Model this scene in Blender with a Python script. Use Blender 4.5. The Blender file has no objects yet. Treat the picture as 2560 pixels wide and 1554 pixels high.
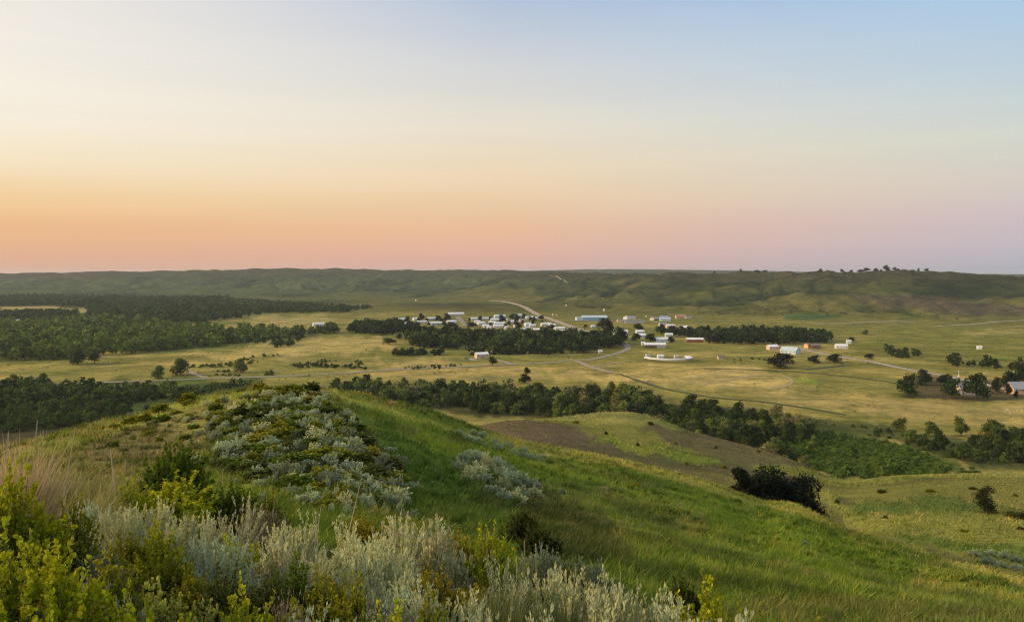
import bpy, math
import numpy as np
from mathutils import Vector
R = math.radians
C = bpy.context.scene.collection
rng = np.random.default_rng(7)

# ------------------------------------------------------------------ view geometry (photo pixels 2560 x 1554)
F = 1971.0            # focal length in photo pixels
Y0 = 686.0            # row of the level line of sight
HC = 92.0             # eye height above the valley floor, metres
S = 2560 / 2464       # photo read at 2464 wide
def lin(r, g, b):
    f = lambda c: (c / 255 / 12.92) if c <= 10 else ((c / 255 + .055) / 1.055) ** 2.4
    return (f(r), f(g), f(b))

# ------------------------------------------------------------------ noise
def _hash(ix, iy, s):
    n = (ix.astype(np.int64) * 374761393 + iy.astype(np.int64) * 668265263 + s * 1442695041) & 0x7fffffff
    n = ((n ^ (n >> 13)) * 1274126177) & 0x7fffffff
    return ((n ^ (n >> 16)) & 0xffff) / 65535.0
def vnoise(x, y, s=0):
    x = np.asarray(x, float); y = np.asarray(y, float)
    ix, iy = np.floor(x), np.floor(y); fx, fy = x - ix, y - iy
    fx = fx * fx * (3 - 2 * fx); fy = fy * fy * (3 - 2 * fy)
    a, b = _hash(ix, iy, s), _hash(ix + 1, iy, s); c, d = _hash(ix, iy + 1, s), _hash(ix + 1, iy + 1, s)
    return (a + (b - a) * fx) * (1 - fy) + (c + (d - c) * fx) * fy
def fbm(x, y, s=0, o=4, g=.5):
    t = 0; a = 1; n = 0
    for i in range(o):
        t = t + a * vnoise(x * 2 ** i + 17.3 * i, y * 2 ** i - 9.1 * i, s + i); n += a; a *= g
    return t / n
def sstep(a, b, x):
    t = np.clip((x - a) / (b - a), 0, 1); return t * t * (3 - 2 * t)

# ------------------------------------------------------------------ terrain: measured profiles across the land, swept round the viewpoint
# each column: (photo x, 14 breakpoints); an entry is (depth, ('p', photo row)) or (depth, height relative to the eye)
P = lambda y: ('p', y)
COLS = [
(-500, [(3,-1.6),(8,-2.3),(20,P(1230)),(30,P(1180)),(36,P(1212)),(100,-42),(200,-64),(300,-84),(430,-91.5),(1300,-91),(2800,-88),(4000,P(714)),(5200,P(685)),(7000,-72),(9500,P(691))]),
(0,    [(3,-1.62),(8,-2.35),(20,P(1230)),(34,P(1140)),(42,P(1120)),(110,-40),(200,-62),(300,-82),(430,-91.5),(1300,-91),(2800,P(748)),(4000,P(714)),(5200,P(683)),(7000,-72),(9500,P(691))]),
(300,  [(3,-1.7),(8,-2.7),(20,P(1250)),(36,P(1112)),(50,P(1048)),(110,-38),(200,-60),(300,-80),(430,-91.5),(1300,-91),(2800,P(748)),(4000,P(712)),(5200,P(678)),(7000,-72),(9500,P(691))]),
(560,  [(3,-1.75),(8,-2.85),(20,P(1270)),(36,P(1096)),(54,P(986)),(110,-35),(195,-55),(300,-76),(440,-91.5),(1300,-91),(2800,P(748)),(4000,P(710)),(5200,P(674)),(7000,-72),(9500,P(690))]),
(730,  [(3,-1.8),(8,-3.0),(20,P(1275)),(36,P(1088)),(55,P(970)),(110,-32),(190,-50),(290,-68),(440,-91.5),(1300,-91),(2800,P(750)),(4000,P(710)),(5200,P(671)),(7000,-70),(9500,P(690))]),
(1000, [(3,-1.9),(8,-3.2),(20,P(1310)),(36,P(1150)),(60,P(1012)),(110,-31),(180,-44),(260,-55),(400,-91.5),(1300,-91),(2700,P(751)),(4000,P(710)),(5200,P(674)),(7000,-70),(9500,P(688))]),
(1300, [(3,-2.0),(8,-3.4),(20,P(1330)),(38,P(1240)),(68,P(1101)),(112,-31),(172,P(1086)),(235,P(1046)),(400,-91.5),(1300,-91),(2250,-90),(3100,P(715)),(4400,P(676)),(6200,-50),(9500,P(677))]),
(1560, [(3,-2.1),(8,-3.7),(20,P(1390)),(38,P(1295)),(75,P(1153)),(115,-34),(180,P(1116)),(235,P(1036)),(400,-91.5),(1250,-91),(1780,-91),(2350,P(733)),(3200,P(683)),(5200,-50),(9500,P(673))]),
(1750, [(3,-2.15),(8,-3.85),(20,P(1430)),(38,P(1345)),(78,P(1198)),(115,-36.5),(170,P(1160)),(225,P(1094)),(390,-91.5),(1200,-91),(1650,-90.5),(2150,P(735)),(2800,P(682)),(4800,-50),(9500,P(675))]),
(1943, [(3,-2.2),(8,-4.0),(20,P(1470)),(38,P(1385)),(80,P(1256)),(112,-39),(150,P(1235)),(205,P(1146)),(370,-91.5),(1150,-91),(1560,-90.5),(2000,P(735)),(2600,P(682)),(4600,-45),(9500,P(678))]),
(2100, [(3,-2.3),(8,-4.2),(20,P(1497)),(36,P(1425)),(72,P(1316)),(98,-36.5),(135,P(1268)),(180,P(1203)),(340,-91.5),(1100,-91),(1520,-90.5),(1920,P(738)),(2450,P(679)),(4400,-40),(9500,P(682))]),
(2250, [(3,-2.4),(8,-4.4),(20,P(1520)),(34,P(1465)),(64,P(1362)),(84,-32.5),(122,P(1285)),(172,P(1191)),(320,-91.5),(1000,-91),(1480,-90),(1860,P(742)),(2350,P(677)),(4300,-40),(9500,P(684.5))]),
(2560, [(3,-2.5),(8,-4.7),(20,P(1560)),(30,P(1515)),(48,P(1455)),(68,-30),(112,P(1310)),(172,P(1185)),(310,-91.5),(950,-91),(1450,-90),(1860,P(748)),(2400,P(688)),(4200,-40),(9500,P(685))]),
(3060, [(3,-2.6),(8,-5.0),(20,-10),(28,-13),(40,-18),(60,-30),(112,-39),(172,-46),(300,-91.5),(900,-91),(1400,-90),(1860,P(750)),(2500,P(690)),(4200,-40),(9500,P(686))]),
]
NB = len(COLS[0][1])
cx = np.array([c[0] for c in COLS], float)
cY = np.array([[np.log(b[0]) for b in c[1]] for c in COLS])
cZ = np.array([[(-(b[1][1] - Y0) / F * b[0]) if isinstance(b[1], tuple) else b[1] for b in c[1]] for c in COLS])

def pchip_m(x, y):
    h = np.diff(x, axis=-1); d = np.diff(y, axis=-1) / h
    m = np.zeros_like(y)
    d0, d1, h0, h1 = d[..., :-1], d[..., 1:], h[..., :-1], h[..., 1:]
    w1, w2 = 2 * h1 + h0, h1 + 2 * h0
    with np.errstate(all='ignore'):
        v = (w1 + w2) / (w1 / d0 + w2 / d1)
    m[..., 1:-1] = np.where(d0 * d1 > 0, v, 0)
    m[..., 0] = d[..., 0]; m[..., -1] = d[..., -1]
    return m
def herm(x0, x1, y0, y1, m0, m1, x):
    h = x1 - x0; t = (x - x0) / h; t2 = t * t; t3 = t2 * t
    return (2*t3 - 3*t2 + 1) * y0 + (t3 - 2*t2 + t) * h * m0 + (-2*t3 + 3*t2) * y1 + (t3 - t2) * h * m1
def col_interp(A, u):            # A (ncol, NB) -> (len(u), NB)
    B = A.T; X = np.broadcast_to(cx, B.shape); m = pchip_m(X, B)
    k = np.clip(np.searchsorted(cx, u) - 1, 0, len(cx) - 2)
    return np.stack([herm(cx[k], cx[k+1], B[j][k], B[j][k+1], m[j][k], m[j][k+1], u) for j in range(NB)], 1)

AZ = np.concatenate([np.linspace(-180, -60, 40, endpoint=False), np.linspace(-60, -36, 60, endpoint=False),
                     np.linspace(-36, 36, 760, endpoint=False), np.linspace(36, 60, 60, endpoint=False), np.linspace(60, 180, 41)])
AZ = np.radians(AZ); NA = len(AZ)
RR = np.concatenate([[0.02], np.geomspace(.5, 5, 26, endpoint=False), np.geomspace(5, 130, 170, endpoint=False), np.geomspace(130, 450, 80, endpoint=False),
                     np.geomspace(450, 6200, 340, endpoint=False), np.geomspace(6200, 14000, 34)])
NR = len(RR); LR = np.log(RR)
azc = np.clip(AZ, -math.atan((1280 + 500) / F), math.atan((3060 - 1280) / F))
uu = 1280 + F * np.tan(azc)
bL = col_interp(cY, uu) - np.log(np.cos(azc))[:, None]
bZ = col_interp(cZ, uu)
bL = np.concatenate([np.full((NA, 1), math.log(.02)), np.full((NA, 1), math.log(.6)), bL, np.full((NA, 1), math.log(14001.))], 1)
bZ = np.concatenate([np.full((NA, 1), -1.62), np.full((NA, 1), -1.66), bZ, np.full((NA, 1), -(688 - Y0) / F * 14000 - 2.0)], 1)
mZ = pchip_m(bL, bZ)
GX = np.sin(AZ)[:, None] * RR[None]; GY = np.cos(AZ)[:, None] * RR[None]
GZ = np.zeros((NA, NR)); hillw = np.zeros((NA, NR))
for j in range(bL.shape[1] - 1):
    m = (LR[None] >= bL[:, j:j+1]) & (LR[None] < bL[:, j+1:j+2])
    z = herm(bL[:, j:j+1], bL[:, j+1:j+2], bZ[:, j:j+1], bZ[:, j+1:j+2], mZ[:, j:j+1], mZ[:, j+1:j+2], LR[None])
    GZ = np.where(m, z, GZ)
IF, IH, IC, ID, IG = 12, 13, 14, 15, 16        # foot, mid hill, crest, dip, far crest (after the two prepended points)
def seg(a, b): return sstep(0, 1, (LR[None] - bL[:, a:a+1]) / (bL[:, b:b+1] - bL[:, a:a+1]))
hillw = seg(IF, IH) * (1 - .84 * seg(IH, IC)) 
# spurs and draws running down the far hills
wx = (fbm(GX / 500, GY / 500, 40, 3) - .5) * 260; wy = (fbm(GX / 500, GY / 500, 50, 3) - .5) * 260
ang = .35
xr = (GX + wx) * math.cos(ang) - (GY + wy) * math.sin(ang); yr = (GX + wx) * math.sin(ang) + (GY + wy) * math.cos(ang)
n1 = 1 - np.abs(2 * fbm(xr / 400, yr / 560, 60, 3) - 1) * 2.6
n2 = 1 - np.abs(2 * fbm(xr / 150, yr / 210, 70, 3) - 1) * 2.6
n3 = 1 - np.abs(2 * fbm(xr / 62, yr / 95, 75, 3) - 1) * 2.6
GULLY = -(n1 * .5 + n2 * .29 + n3 * .21)                     # low along the draws
far_scale = np.where(RR > 3000, 1.6, 1.0)[None] if False else 1 + .6 * sstep(2600, 4200, RR)[None]
GZ = GZ + hillw * far_scale * (GULLY * 26 + 7.0)
skyl = (fbm(AZ * 60, AZ * 0, 33, 4) - .5)[:, None]
GZ = GZ + skyl * 16 * np.exp(-((LR[None] - bL[:, IC:IC+1]) / .12) ** 2)
# rolls of the mid and near ground
amp = np.interp(RR, [0, 3, 8, 30, 70, 110, 230, 420, 3000, 14000], [0, .03, .12, .35, .35, .8, 1.5, .35, .9, .9])
GZ = GZ + (fbm(GX / 9 + 3, GY / 9, 5, 4) - .5)[...] * amp * np.where(RR < 90, 1, 0) * 1.2
GZ = GZ + (fbm(GX / 45 + 3, GY / 45, 6, 4) - .5) * amp * np.where(RR < 90, .3, 1) * 2
# behind the viewer the hill carries on level
wb = sstep(R(82), R(125), np.abs(AZ))[:, None]
GZ = GZ * (1 - wb) + wb * (-1.62 - .03 * RR[None] * (RR[None] > 1))
GZ = GZ + HC

def aidx(az):
    i = np.clip(np.searchsorted(AZ, az) - 1, 0, NA - 2); return i, (az - AZ[i]) / (AZ[i+1] - AZ[i])
def ground(x, y):
    x = np.asarray(x, float); y = np.asarray(y, float)
    r = np.clip(np.hypot(x, y), RR[0], RR[-1] * .999); i, fa = aidx(np.arctan2(x, y))
    j = np.clip(np.searchsorted(RR, r) - 1, 0, NR - 2); fr = (r - RR[j]) / (RR[j+1] - RR[j])
    return (GZ[i, j] * (1-fa) * (1-fr) + GZ[i+1, j] * fa * (1-fr) + GZ[i, j+1] * (1-fa) * fr + GZ[i+1, j+1] * fa * fr)
def hit(px, py, rmin=0):
    """where the line of sight through a photo pixel first meets the land beyond rmin"""
    t = (px - 1280) / F; az = math.atan(t); i, fa = aidx(np.array([az])); i = i[0]; fa = fa[0]
    z = GZ[i] * (1-fa) + GZ[i+1] * fa; Yd = RR * math.cos(az)
    d = z - (HC - (py - Y0) / F * Yd); ok = np.where((d >= 0) & (RR > rmin))[0]
    if len(ok) == 0: return None
    j = ok[0]
    if j == 0 or d[j-1] >= 0: Y = Yd[j]
    else:
        f = -d[j-1] / (d[j] - d[j-1]); Y = Yd[j-1] + f * (Yd[j] - Yd[j-1])
    x = t * Y; return (x, Y, float(ground(x, Y)))
def at(px, Y):
    x = (px - 1280) / F * Y; return (x, Y, float(ground(x, Y)))

# ------------------------------------------------------------------ colour of the land (albedo)
def inpoly(px, py, poly):
    poly = np.asarray(poly, float) * S; r = np.zeros(px.shape, bool); n = len(poly)
    for a in range(n):
        x0, y0 = poly[a]; x1, y1 = poly[(a+1) % n]
        if y0 == y1: continue
        c = ((y0 > py) != (y1 > py)) & (px < (x1 - x0) * (py - y0) / (y1 - y0) + x0); r ^= c
    return r
LAYERS = [ # (dmin, dmax, colour, warp px, polygon in 2464-wide photo coordinates)
 (20, 75, (.235,.215,.07), 30, [(0,1085),(150,1045),(400,970),(600,935),(740,936),(800,950),(700,985),(560,1000),(500,1050),(480,1120),(350,1170),(100,1160),(-100,1160),(-100,1090)]),
 (20, 75, (.19,.17,.066), 24, [(180,1080),(300,1010),(420,1010),(480,1050),(430,1110),(250,1120)]),
 (20, 75, (0.260,0.280,0.052), 16, [(60,1085),(250,1035),(400,968),(640,930),(640,945),(430,985),(260,1055),(130,1105),(0,1120)]),
 (15, 75, (.055,.06,.022), 30, [(500,1000),(560,975),(640,940),(770,950),(890,1050),(930,1110),(960,1180),(900,1200),(760,1190),(640,1170),(500,1130)]),
 (10, 90, (.075,.13,.02), 60, [(880,1010),(1000,1060),(1150,1110),(1250,1190),(1220,1280),(1000,1260),(900,1180)]),
 (10, 90, (.08,.095,.025), 60, [(1180,1170),(1320,1160),(1450,1260),(1520,1360),(1400,1370),(1250,1290)]),
 (10, 90, (.15,.215,.022), 50, [(1000,1045),(1300,1090),(1270,1125),(1050,1085)]),
 (10, 90, (.145,.205,.022), 80, [(1780,1220),(2000,1280),(2150,1330),(2100,1400),(1850,1350),(1700,1270)]),
 (30, 95, (0.273,0.280,0.058), 16, [(760,925),(900,970),(1100,1035),(1500,1100),(1800,1180),(2100,1255),(2500,1390),(2500,1425),(2100,1290),(1800,1210),(1500,1130),(1250,1088),(1000,1013),(850,973)]),
 (10, 40, (.165,.18,.045), 50, [(1750,1465),(2100,1455),(2500,1465),(2500,1520),(1650,1520)]),
 (110, 330, (.19,.19,.05), 30, [(1300,1035),(1500,1020),(1650,1060),(1500,1070)]),
 (110, 330, (.135,.105,.062), 30, [(1020,1012),(1100,998),(1200,1000),(1350,1020),(1450,1050),(1500,1090),(1350,1085),(1200,1060)]),
 (110, 330, (0.195,0.202,0.065), 16, [(1330,1008),(1400,990),(1550,992),(1700,1022),(1600,1010),(1450,1006)]),
 (110, 330, (.135,.115,.058), 24, [(1540,1020),(1700,1040),(1850,1080),(1920,1120),(1800,1120),(1700,1090),(1600,1060)]),
 (110, 330, (.17,.21,.035), 24, [(1440,1040),(1600,1075),(1750,1110),(1700,1118),(1550,1090),(1420,1062)]),
 (110, 330, (.13,.12,.05), 24, [(1350,1060),(1560,1108),(1760,1150),(1760,1172),(1500,1120)]),
 (80, 330, (.215,.225,.05), 40, [(1900,1180),(2080,1225),(2464,1235),(2500,1420),(2300,1350),(2050,1270)]),
 (90, 330, (.18,.18,.05), 30, [(1990,1175),(2200,1160),(2464,1150),(2500,1230),(2300,1220),(2050,1215)]),
 (90, 330, (.10,.14,.035), 40, [(2020,1212),(2250,1195),(2420,1228),(2300,1240),(2060,1236)]),
 (90, 330, (0.111,0.156,0.033), 40, [(2080,1270),(2250,1305),(2464,1320),(2464,1350),(2250,1330)]),
 (330, 900, (0.084,0.112,0.031), 30, [(-100,935),(280,915),(640,910),(640,955),(200,1050),(-100,1060)]),
 (330, 900, (0.208,0.221,0.078), 20, [(900,985),(1040,985),(1090,1000),(950,1005)]),
 (330, 900, (0.067,0.056,0.034), 20, [(-100,1035),(120,1030),(250,1000),(300,1010),(100,1070),(-100,1080)]),
 (330, 900, (0.056,0.062,0.027), 30, [(800,940),(1500,950),(1900,1010),(1960,1150),(1600,1030),(1300,1010),(900,975)]),
 (330, 900, (.075,.105,.028), 24, [(1890,1035),(1990,1030),(2130,1065),(2260,1100),(2310,1130),(2200,1150),(2000,1150),(1900,1100)]),
 (330, 900, (.075,.085,.032), 30, [(1700,975),(1900,1000),(2100,1020),(2300,1060),(2464,1060),(2464,1130),(2310,1120),(2150,1060),(1900,1025)]),
 (400, 900, (.34,.27,.10), 60, [(1640,930),(1900,945),(2170,960),(2464,968),(2500,1025),(2200,1012),(1900,978)]),
 (400, 800, (.33,.265,.10), 50, [(900,898),(1250,880),(1300,915),(1100,915),(900,910)]),
 (500, 800, (0.095,0.078,0.045), 20, [(2180,905),(2464,900),(2464,960),(2300,965),(2170,955)]),
 (500, 1400, (0.221,0.273,0.052), 30, [(1900,905),(1960,915),(1970,928),(1900,918)]),
 (500, 1300, (0.442,0.338,0.130), 60, [(1300,885),(1420,895),(1560,900),(1640,930),(1500,915),(1330,905)]),
 (500, 1400, (0.429,0.332,0.130), 60, [(1560,885),(1900,895),(1920,940),(1750,940),(1600,915)]),
 (500, 1400, (0.390,0.305,0.124), 60, [(950,865),(1150,868),(1130,880),(940,885)]),
 (700, 1600, (0.390,0.312,0.117), 40, [(450,855),(650,828),(860,805),(960,815),(960,838),(820,850),(600,870)]),
 (1300, 2600, (0.351,0.293,0.117), 20, [(0,733),(60,733),(220,742),(230,756),(60,750),(0,753)]),
 (1300, 2600, (0.325,0.273,0.111), 30, [(600,768),(760,757),(800,775),(700,800),(600,796)]),
 (1000, 3200, (0.062,0.112,0.045), 16, [(1900,757),(1980,753),(2010,760),(1960,770),(1890,770)]),
 (1000, 3200, (0.084,0.073,0.050), 40, [(2000,710),(2200,712),(2464,735),(2500,760),(2250,755),(2080,735)]),
 (1000, 3000, (0.169,0.247,0.046), 40, [(2150,860),(2300,865),(2464,862),(2464,880),(2280,872)]),
 (1000, 3200, (0.312,0.260,0.104), 30, [(2300,795),(2464,790),(2464,800),(2330,803)]),
]
def land_colour(X, Y, Z, gul=None, hw=None):
    X = np.asarray(X, float); Y = np.asarray(Y, float)
    Yc = np.maximum(Y, .3); px = 1280 + F * X / Yc; py = Y0 - F * (Z - HC) / Yc; r = np.hypot(X, Y)
    def mix(c, k, w): return c * (1 - w[..., None]) + np.array(k) * w[..., None]
    c = np.zeros(X.shape + (3,)); c[:] = (.155, .21, .028)
    nL = fbm(X / 14, Y / 14, 11, 4); nS = fbm(X / 3.1, Y / 3.1, 12, 3)
    c = mix(c, (.185, .20, .04), sstep(.45, .62, nL)); c = mix(c, (.07, .10, .022), sstep(.55, .35, nS) * .6)
    m = mix(np.zeros_like(c), (1, 1, 1), np.ones_like(nL))
    mid = np.zeros_like(c); mid[:] = (.19, .20, .045); n3 = fbm(X / 30, Y / 22, 13, 4)
    mid = mix(mid, (.11, .105, .045), sstep(.48, .62, n3)); mid = mix(mid, (.26, .25, .07), sstep(.5, .34, n3) * .8)
    w = sstep(75, 112, r); c = c * (1-w[..., None]) + mid * w[..., None]
    val = np.zeros_like(c); val[:] = (.275, .24, .075)
    n4 = fbm(X / 90, Y / 60, 14, 5); n5 = fbm(X / 320, Y / 210, 15, 4)
    val = mix(val, (.16, .155, .043), sstep(.47, .58, n4)); val = mix(val, (.40, .305, .105), sstep(.46, .33, n4) * .8)
    val = mix(val, (.16, .168, .045), sstep(.44, .58, n5) * .8)
    val = mix(val, (.33, .265, .09), sstep(1100, 700, r) * .35); val = mix(val, (.185, .175, .055), sstep(900, 1700, r) * .6)
    w = sstep(300, 370, r); c = c * (1-w[..., None]) + val * w[..., None]
    hil = np.zeros_like(c); hil[:] = (.088, .094, .033); n6 = fbm(X / 210, Y / 330, 16, 5)
    hil = mix(hil, (.135, .128, .046), sstep(.5, .36, n6) * .7); hil = mix(hil, (.048, .052, .027), sstep(.5, .64, n6) * .8)
    fl = sstep(2500, 3600, r); hil = mix(hil, (.068, .094, .042), fl * .8)
    if gul is not None:
        hil = mix(hil, (.022, .034, .017), sstep(-.3, -.8, gul) * .9 * sstep(.08, .3, hw)); hil = mix(hil, (.06, .05, .036), sstep(HC - 40, HC - 4, Z) * .6)
    w = sstep(1450, 2100, r * (1 - .22 * sstep(250, -600, X))); c = c * (1-w[..., None]) + hil * w[..., None]
    wxn = (fbm(X / (.018 * r + .4), Y / (.05 * r + .4), 21, 3) - .5); wyn = (fbm(X / (.018 * r + .4), Y / (.05 * r + .4), 22, 3) - .5)
    for d0, d1, k, wp, poly in LAYERS:
        b = (r > d0) & (r < d1) & (Y > 1)
        if not b.any(): continue
        p = np.asarray(poly, float) * S
        b &= (px > p[:, 0].min() - 60) & (px < p[:, 0].max() + 60) & (py > p[:, 1].min() - 60) & (py < p[:, 1].max() + 60)
        ix = np.where(b)
        if len(ix[0]) == 0: continue
        acc = np.zeros(len(ix[0]))
        for ox, oy in ((0, 0), (.35, .1), (-.35, -.1), (.1, .35), (-.1, -.35)):
            acc += inpoly(px[ix] + (wxn[ix] * 3 + ox) * wp, py[ix] + (wyn[ix] * 1.3 + oy * .5) * wp * .7, poly)
        acc = (acc / 5)[:, None] * .92
        c[ix] = c[ix] * (1 - acc) + np.array(k) * acc
    # litter and bare soil under the brush nearest the viewpoint
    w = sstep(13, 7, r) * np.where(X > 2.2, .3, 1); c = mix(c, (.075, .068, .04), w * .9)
    return c * (0.92 + .16 * nS[..., None])

# ------------------------------------------------------------------ mesh helpers
def mesh_np(name, V, Fs, mats=None, col=None, smooth=False, colname='Col', midx=None):
    V = np.ascontiguousarray(V, np.float32); Fs = [np.asarray(f, np.int32) for f in (Fs if isinstance(Fs, list) else [Fs]) if len(f)]
    me = bpy.data.meshes.new(name); me.vertices.add(len(V)); me.vertices.foreach_set('co', V.ravel())
    loops = np.concatenate([f.ravel() for f in Fs]); sizes = np.concatenate([np.full(len(f), f.shape[1], np.int32) for f in Fs])
    me.loops.add(len(loops)); me.loops.foreach_set('vertex_index', loops)
    st = np.concatenate([[0], np.cumsum(sizes)[:-1]]).astype(np.int32)
    me.polygons.add(len(sizes)); me.polygons.foreach_set('loop_start', st)
    try: me.polygons.foreach_set('loop_total', sizes)
    except Exception: pass
    me.update(calc_edges=True)
    if smooth: me.polygons.foreach_set('use_smooth', np.ones(len(sizes), bool))
    else: me.polygons.foreach_set('use_smooth', np.zeros(len(sizes), bool))
    if col is not None:
        a = me.attributes.new(colname, 'FLOAT_COLOR', 'POINT')
        c4 = np.ones((len(V), 4), np.float32); c4[:, :3] = col; a.data.foreach_set('color', c4.ravel())
    for m in (mats if isinstance(mats, (list, tuple)) else [mats] if mats else []): me.materials.append(m)
    if midx is not None: me.polygons.foreach_set('material_index', np.asarray(midx, np.int32))
    me.validate(); return me
def link(name, data, parent=None, loc=None, rot=None, scale=None):
    o = bpy.data.objects.new(name, data); C.objects.link(o)
    if parent is not None: o.parent = parent
    if loc is not None: o.location = loc
    if rot is not None: o.rotation_euler = rot
    if scale is not None: o.scale = scale
    return o
def tag(o, label=None, cat=None, group=None, kind=None):
    if label: o['label'] = label
    if cat: o['category'] = cat
    if group: o['group'] = group
    if kind: o['kind'] = kind
    return o
class MB:
    """collects boxes, tubes and prisms into one mesh"""
    def __init__(s): s.v = []; s.f = []; s.n = 0
    def add(s, v, f):
        s.v.append(np.asarray(v, float)); s.f += [tuple(i + s.n for i in q) for q in f]; s.n += len(v); return s
    def box(s, x0, x1, y0, y1, z0, z1):
        v = [(x, y, z) for z in (z0, z1) for x, y in ((x0, y0), (x1, y0), (x1, y1), (x0, y1))]
        return s.add(v, [(3,2,1,0), (4,5,6,7), (0,1,5,4), (1,2,6,5), (2,3,7,6), (3,0,4,7)])
    def tube(s, pts, rad, n=6, caps=True):
        pts = [Vector(p) for p in pts]; rad = rad if hasattr(rad, '__len__') else [rad] * len(pts); v = []; f = []
        for i, p in enumerate(pts):
            d = (pts[min(i+1, len(pts)-1)] - pts[max(i-1, 0)]).normalized(); a = Vector((0,0,1)) if abs(d.z) < .9 else Vector((1,0,0))
            u = d.cross(a).normalized(); w = d.cross(u)
            for k in range(n): t = 2 * math.pi * k / n; v.append(p + (u * math.cos(t) + w * math.sin(t)) * rad[i])
        for i in range(len(pts) - 1):
            for k in range(n): a = i*n + k; b = i*n + (k+1) % n; f.append((a, b, b+n, a+n))
        if caps: f.append(tuple(range(n-1, -1, -1))); f.append(tuple(range((len(pts)-1)*n, len(pts)*n)))
        return s.add(v, f)
    def prism(s, prof, x0, x1):          # profile in (y, z) swept along x
        n = len(prof); v = [(x0, y, z) for y, z in prof] + [(x1, y, z) for y, z in prof]
        return s.add(v, [tuple(range(n)), tuple(range(2*n-1, n-1, -1))] + [((i+1) % n, i, i+n, (i+1) % n + n) for i in range(n)])
    def cyl(s, x, y, z0, z1, r, n=16, r1=None):
        return s.tube([(x, y, z0), (x, y, z1)], [r, r if r1 is None else r1], n)
    def build(s, name, mat, parent=None, smooth=False):
        me = bpy.data.meshes.new(name); me.from_pydata(np.concatenate(s.v).tolist(), [], s.f); me.materials.append(mat)
        if smooth: me.shade_smooth()
        return link(name, me, parent)

# ------------------------------------------------------------------ materials
def newmat(name, rough=.8, spec=.25):
    m = bpy.data.materials.new(name); m.use_nodes = True; nt = m.node_tree; b = nt.nodes['Principled BSDF']
    b.inputs['Roughness'].default_value = rough
    try: b.inputs['Specular IOR Level'].default_value = spec
    except Exception: pass
    return m, nt, b
def nd(nt, t, **kw):
    n = nt.nodes.new(t)
    for k, v in kw.items():
        if k in n.inputs: n.inputs[k].default_value = v
        else: setattr(n, k, v)
    return n
def mathn(nt, op, a, b=None):
    n = nt.nodes.new('ShaderNodeMath'); n.operation = op
    for i, v in enumerate((a, b)):
        if v is None: continue
        if hasattr(v, 'is_linked'): nt.links.new(v, n.inputs[i])
        else: n.inputs[i].default_value = v
    return n.outputs[0]
def mixc(nt, fac, a, b, mode='MIX'):
    n = nt.nodes.new('ShaderNodeMix'); n.data_type = 'RGBA'; n.blend_type = mode
    for sock, v in ((n.inputs[0], fac), (n.inputs[6], a), (n.inputs[7], b)):
        if hasattr(v, 'is_linked'): nt.links.new(v, sock)
        elif isinstance(v, (int, float)): sock.default_value = v
        else: sock.default_value = (*v, 1)
    return n.outputs[2]
def maprange(nt, v, a, b, c=0., d=1.):
    n = nt.nodes.new('ShaderNodeMapRange'); nt.links.new(v, n.inputs[0])
    for i, x in enumerate((a, b, c, d)): n.inputs[i+1].default_value = x
    return n.outputs[0]
def noise(nt, vec, scale, detail=4, rough=.55):
    n = nt.nodes.new('ShaderNodeTexNoise'); nt.links.new(vec, n.inputs['Vector'])
    n.inputs['Scale'].default_value = scale; n.inputs['Detail'].default_value = detail; n.inputs['Roughness'].default_value = rough
    return n.outputs['Fac']

def terrain_mat():
    m, nt, b = newmat('land', .95, 0.0); L = nt.links
    at_ = nd(nt, 'ShaderNodeAttribute', attribute_name='Col'); geo = nd(nt, 'ShaderNodeNewGeometry'); pos = geo.outputs['Position']
    ln = nt.nodes.new('ShaderNodeVectorMath'); ln.operation = 'LENGTH'; L.new(pos, ln.inputs[0]); dist = ln.outputs['Value']
    c = at_.outputs['Color']
    nf = noise(nt, pos, 2.2, 6, .65); nm = noise(nt, pos, .22, 6, .6); nl = noise(nt, pos, .028, 7, .65)
    near = maprange(nt, dist, 60, 200, 1, 0); farw = maprange(nt, dist, 250, 500, 0, 1)
    g1 = mixc(nt, near, (1,1,1), mixc(nt, maprange(nt, nf, .3, .7), (.5,.5,.5), (1.5,1.45,1.35)), 'MIX')
    c = mixc(nt, 1.0, c, g1, 'MULTIPLY')
    c = mixc(nt, 1.0, c, mixc(nt, maprange(nt, nm, .32, .68), (.72,.76,.72), (1.28,1.22,1.15)), 'MULTIPLY')
    g3 = mixc(nt, farw, (1,1,1), mixc(nt, maprange(nt, nl, .34, .66), (.58,.66,.62), (1.42,1.32,1.2)))
    c = mixc(nt, 1.0, c, g3, 'MULTIPLY')
    # scattered dark tufts and low brush specks over the open land
    sp = noise(nt, pos, .11, 9, .75); spm = maprange(nt, sp, .545, .63, 0, .6)
    c = mixc(nt, mathn(nt, 'MULTIPLY', spm, maprange(nt, dist, 110, 200)), c, (.045, .06, .024))
    L.new(c, b.inputs['Base Color'])
    bp = nd(nt, 'ShaderNodeBump'); bp.inputs['Strength'].default_value = .55; bp.inputs['Distance'].default_value = .35
    L.new(mathn(nt, 'ADD', nf, mathn(nt, 'MULTIPLY', nm, 4.0)), bp.inputs['Height']); L.new(bp.outputs[0], b.inputs['Normal'])
    return m
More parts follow.
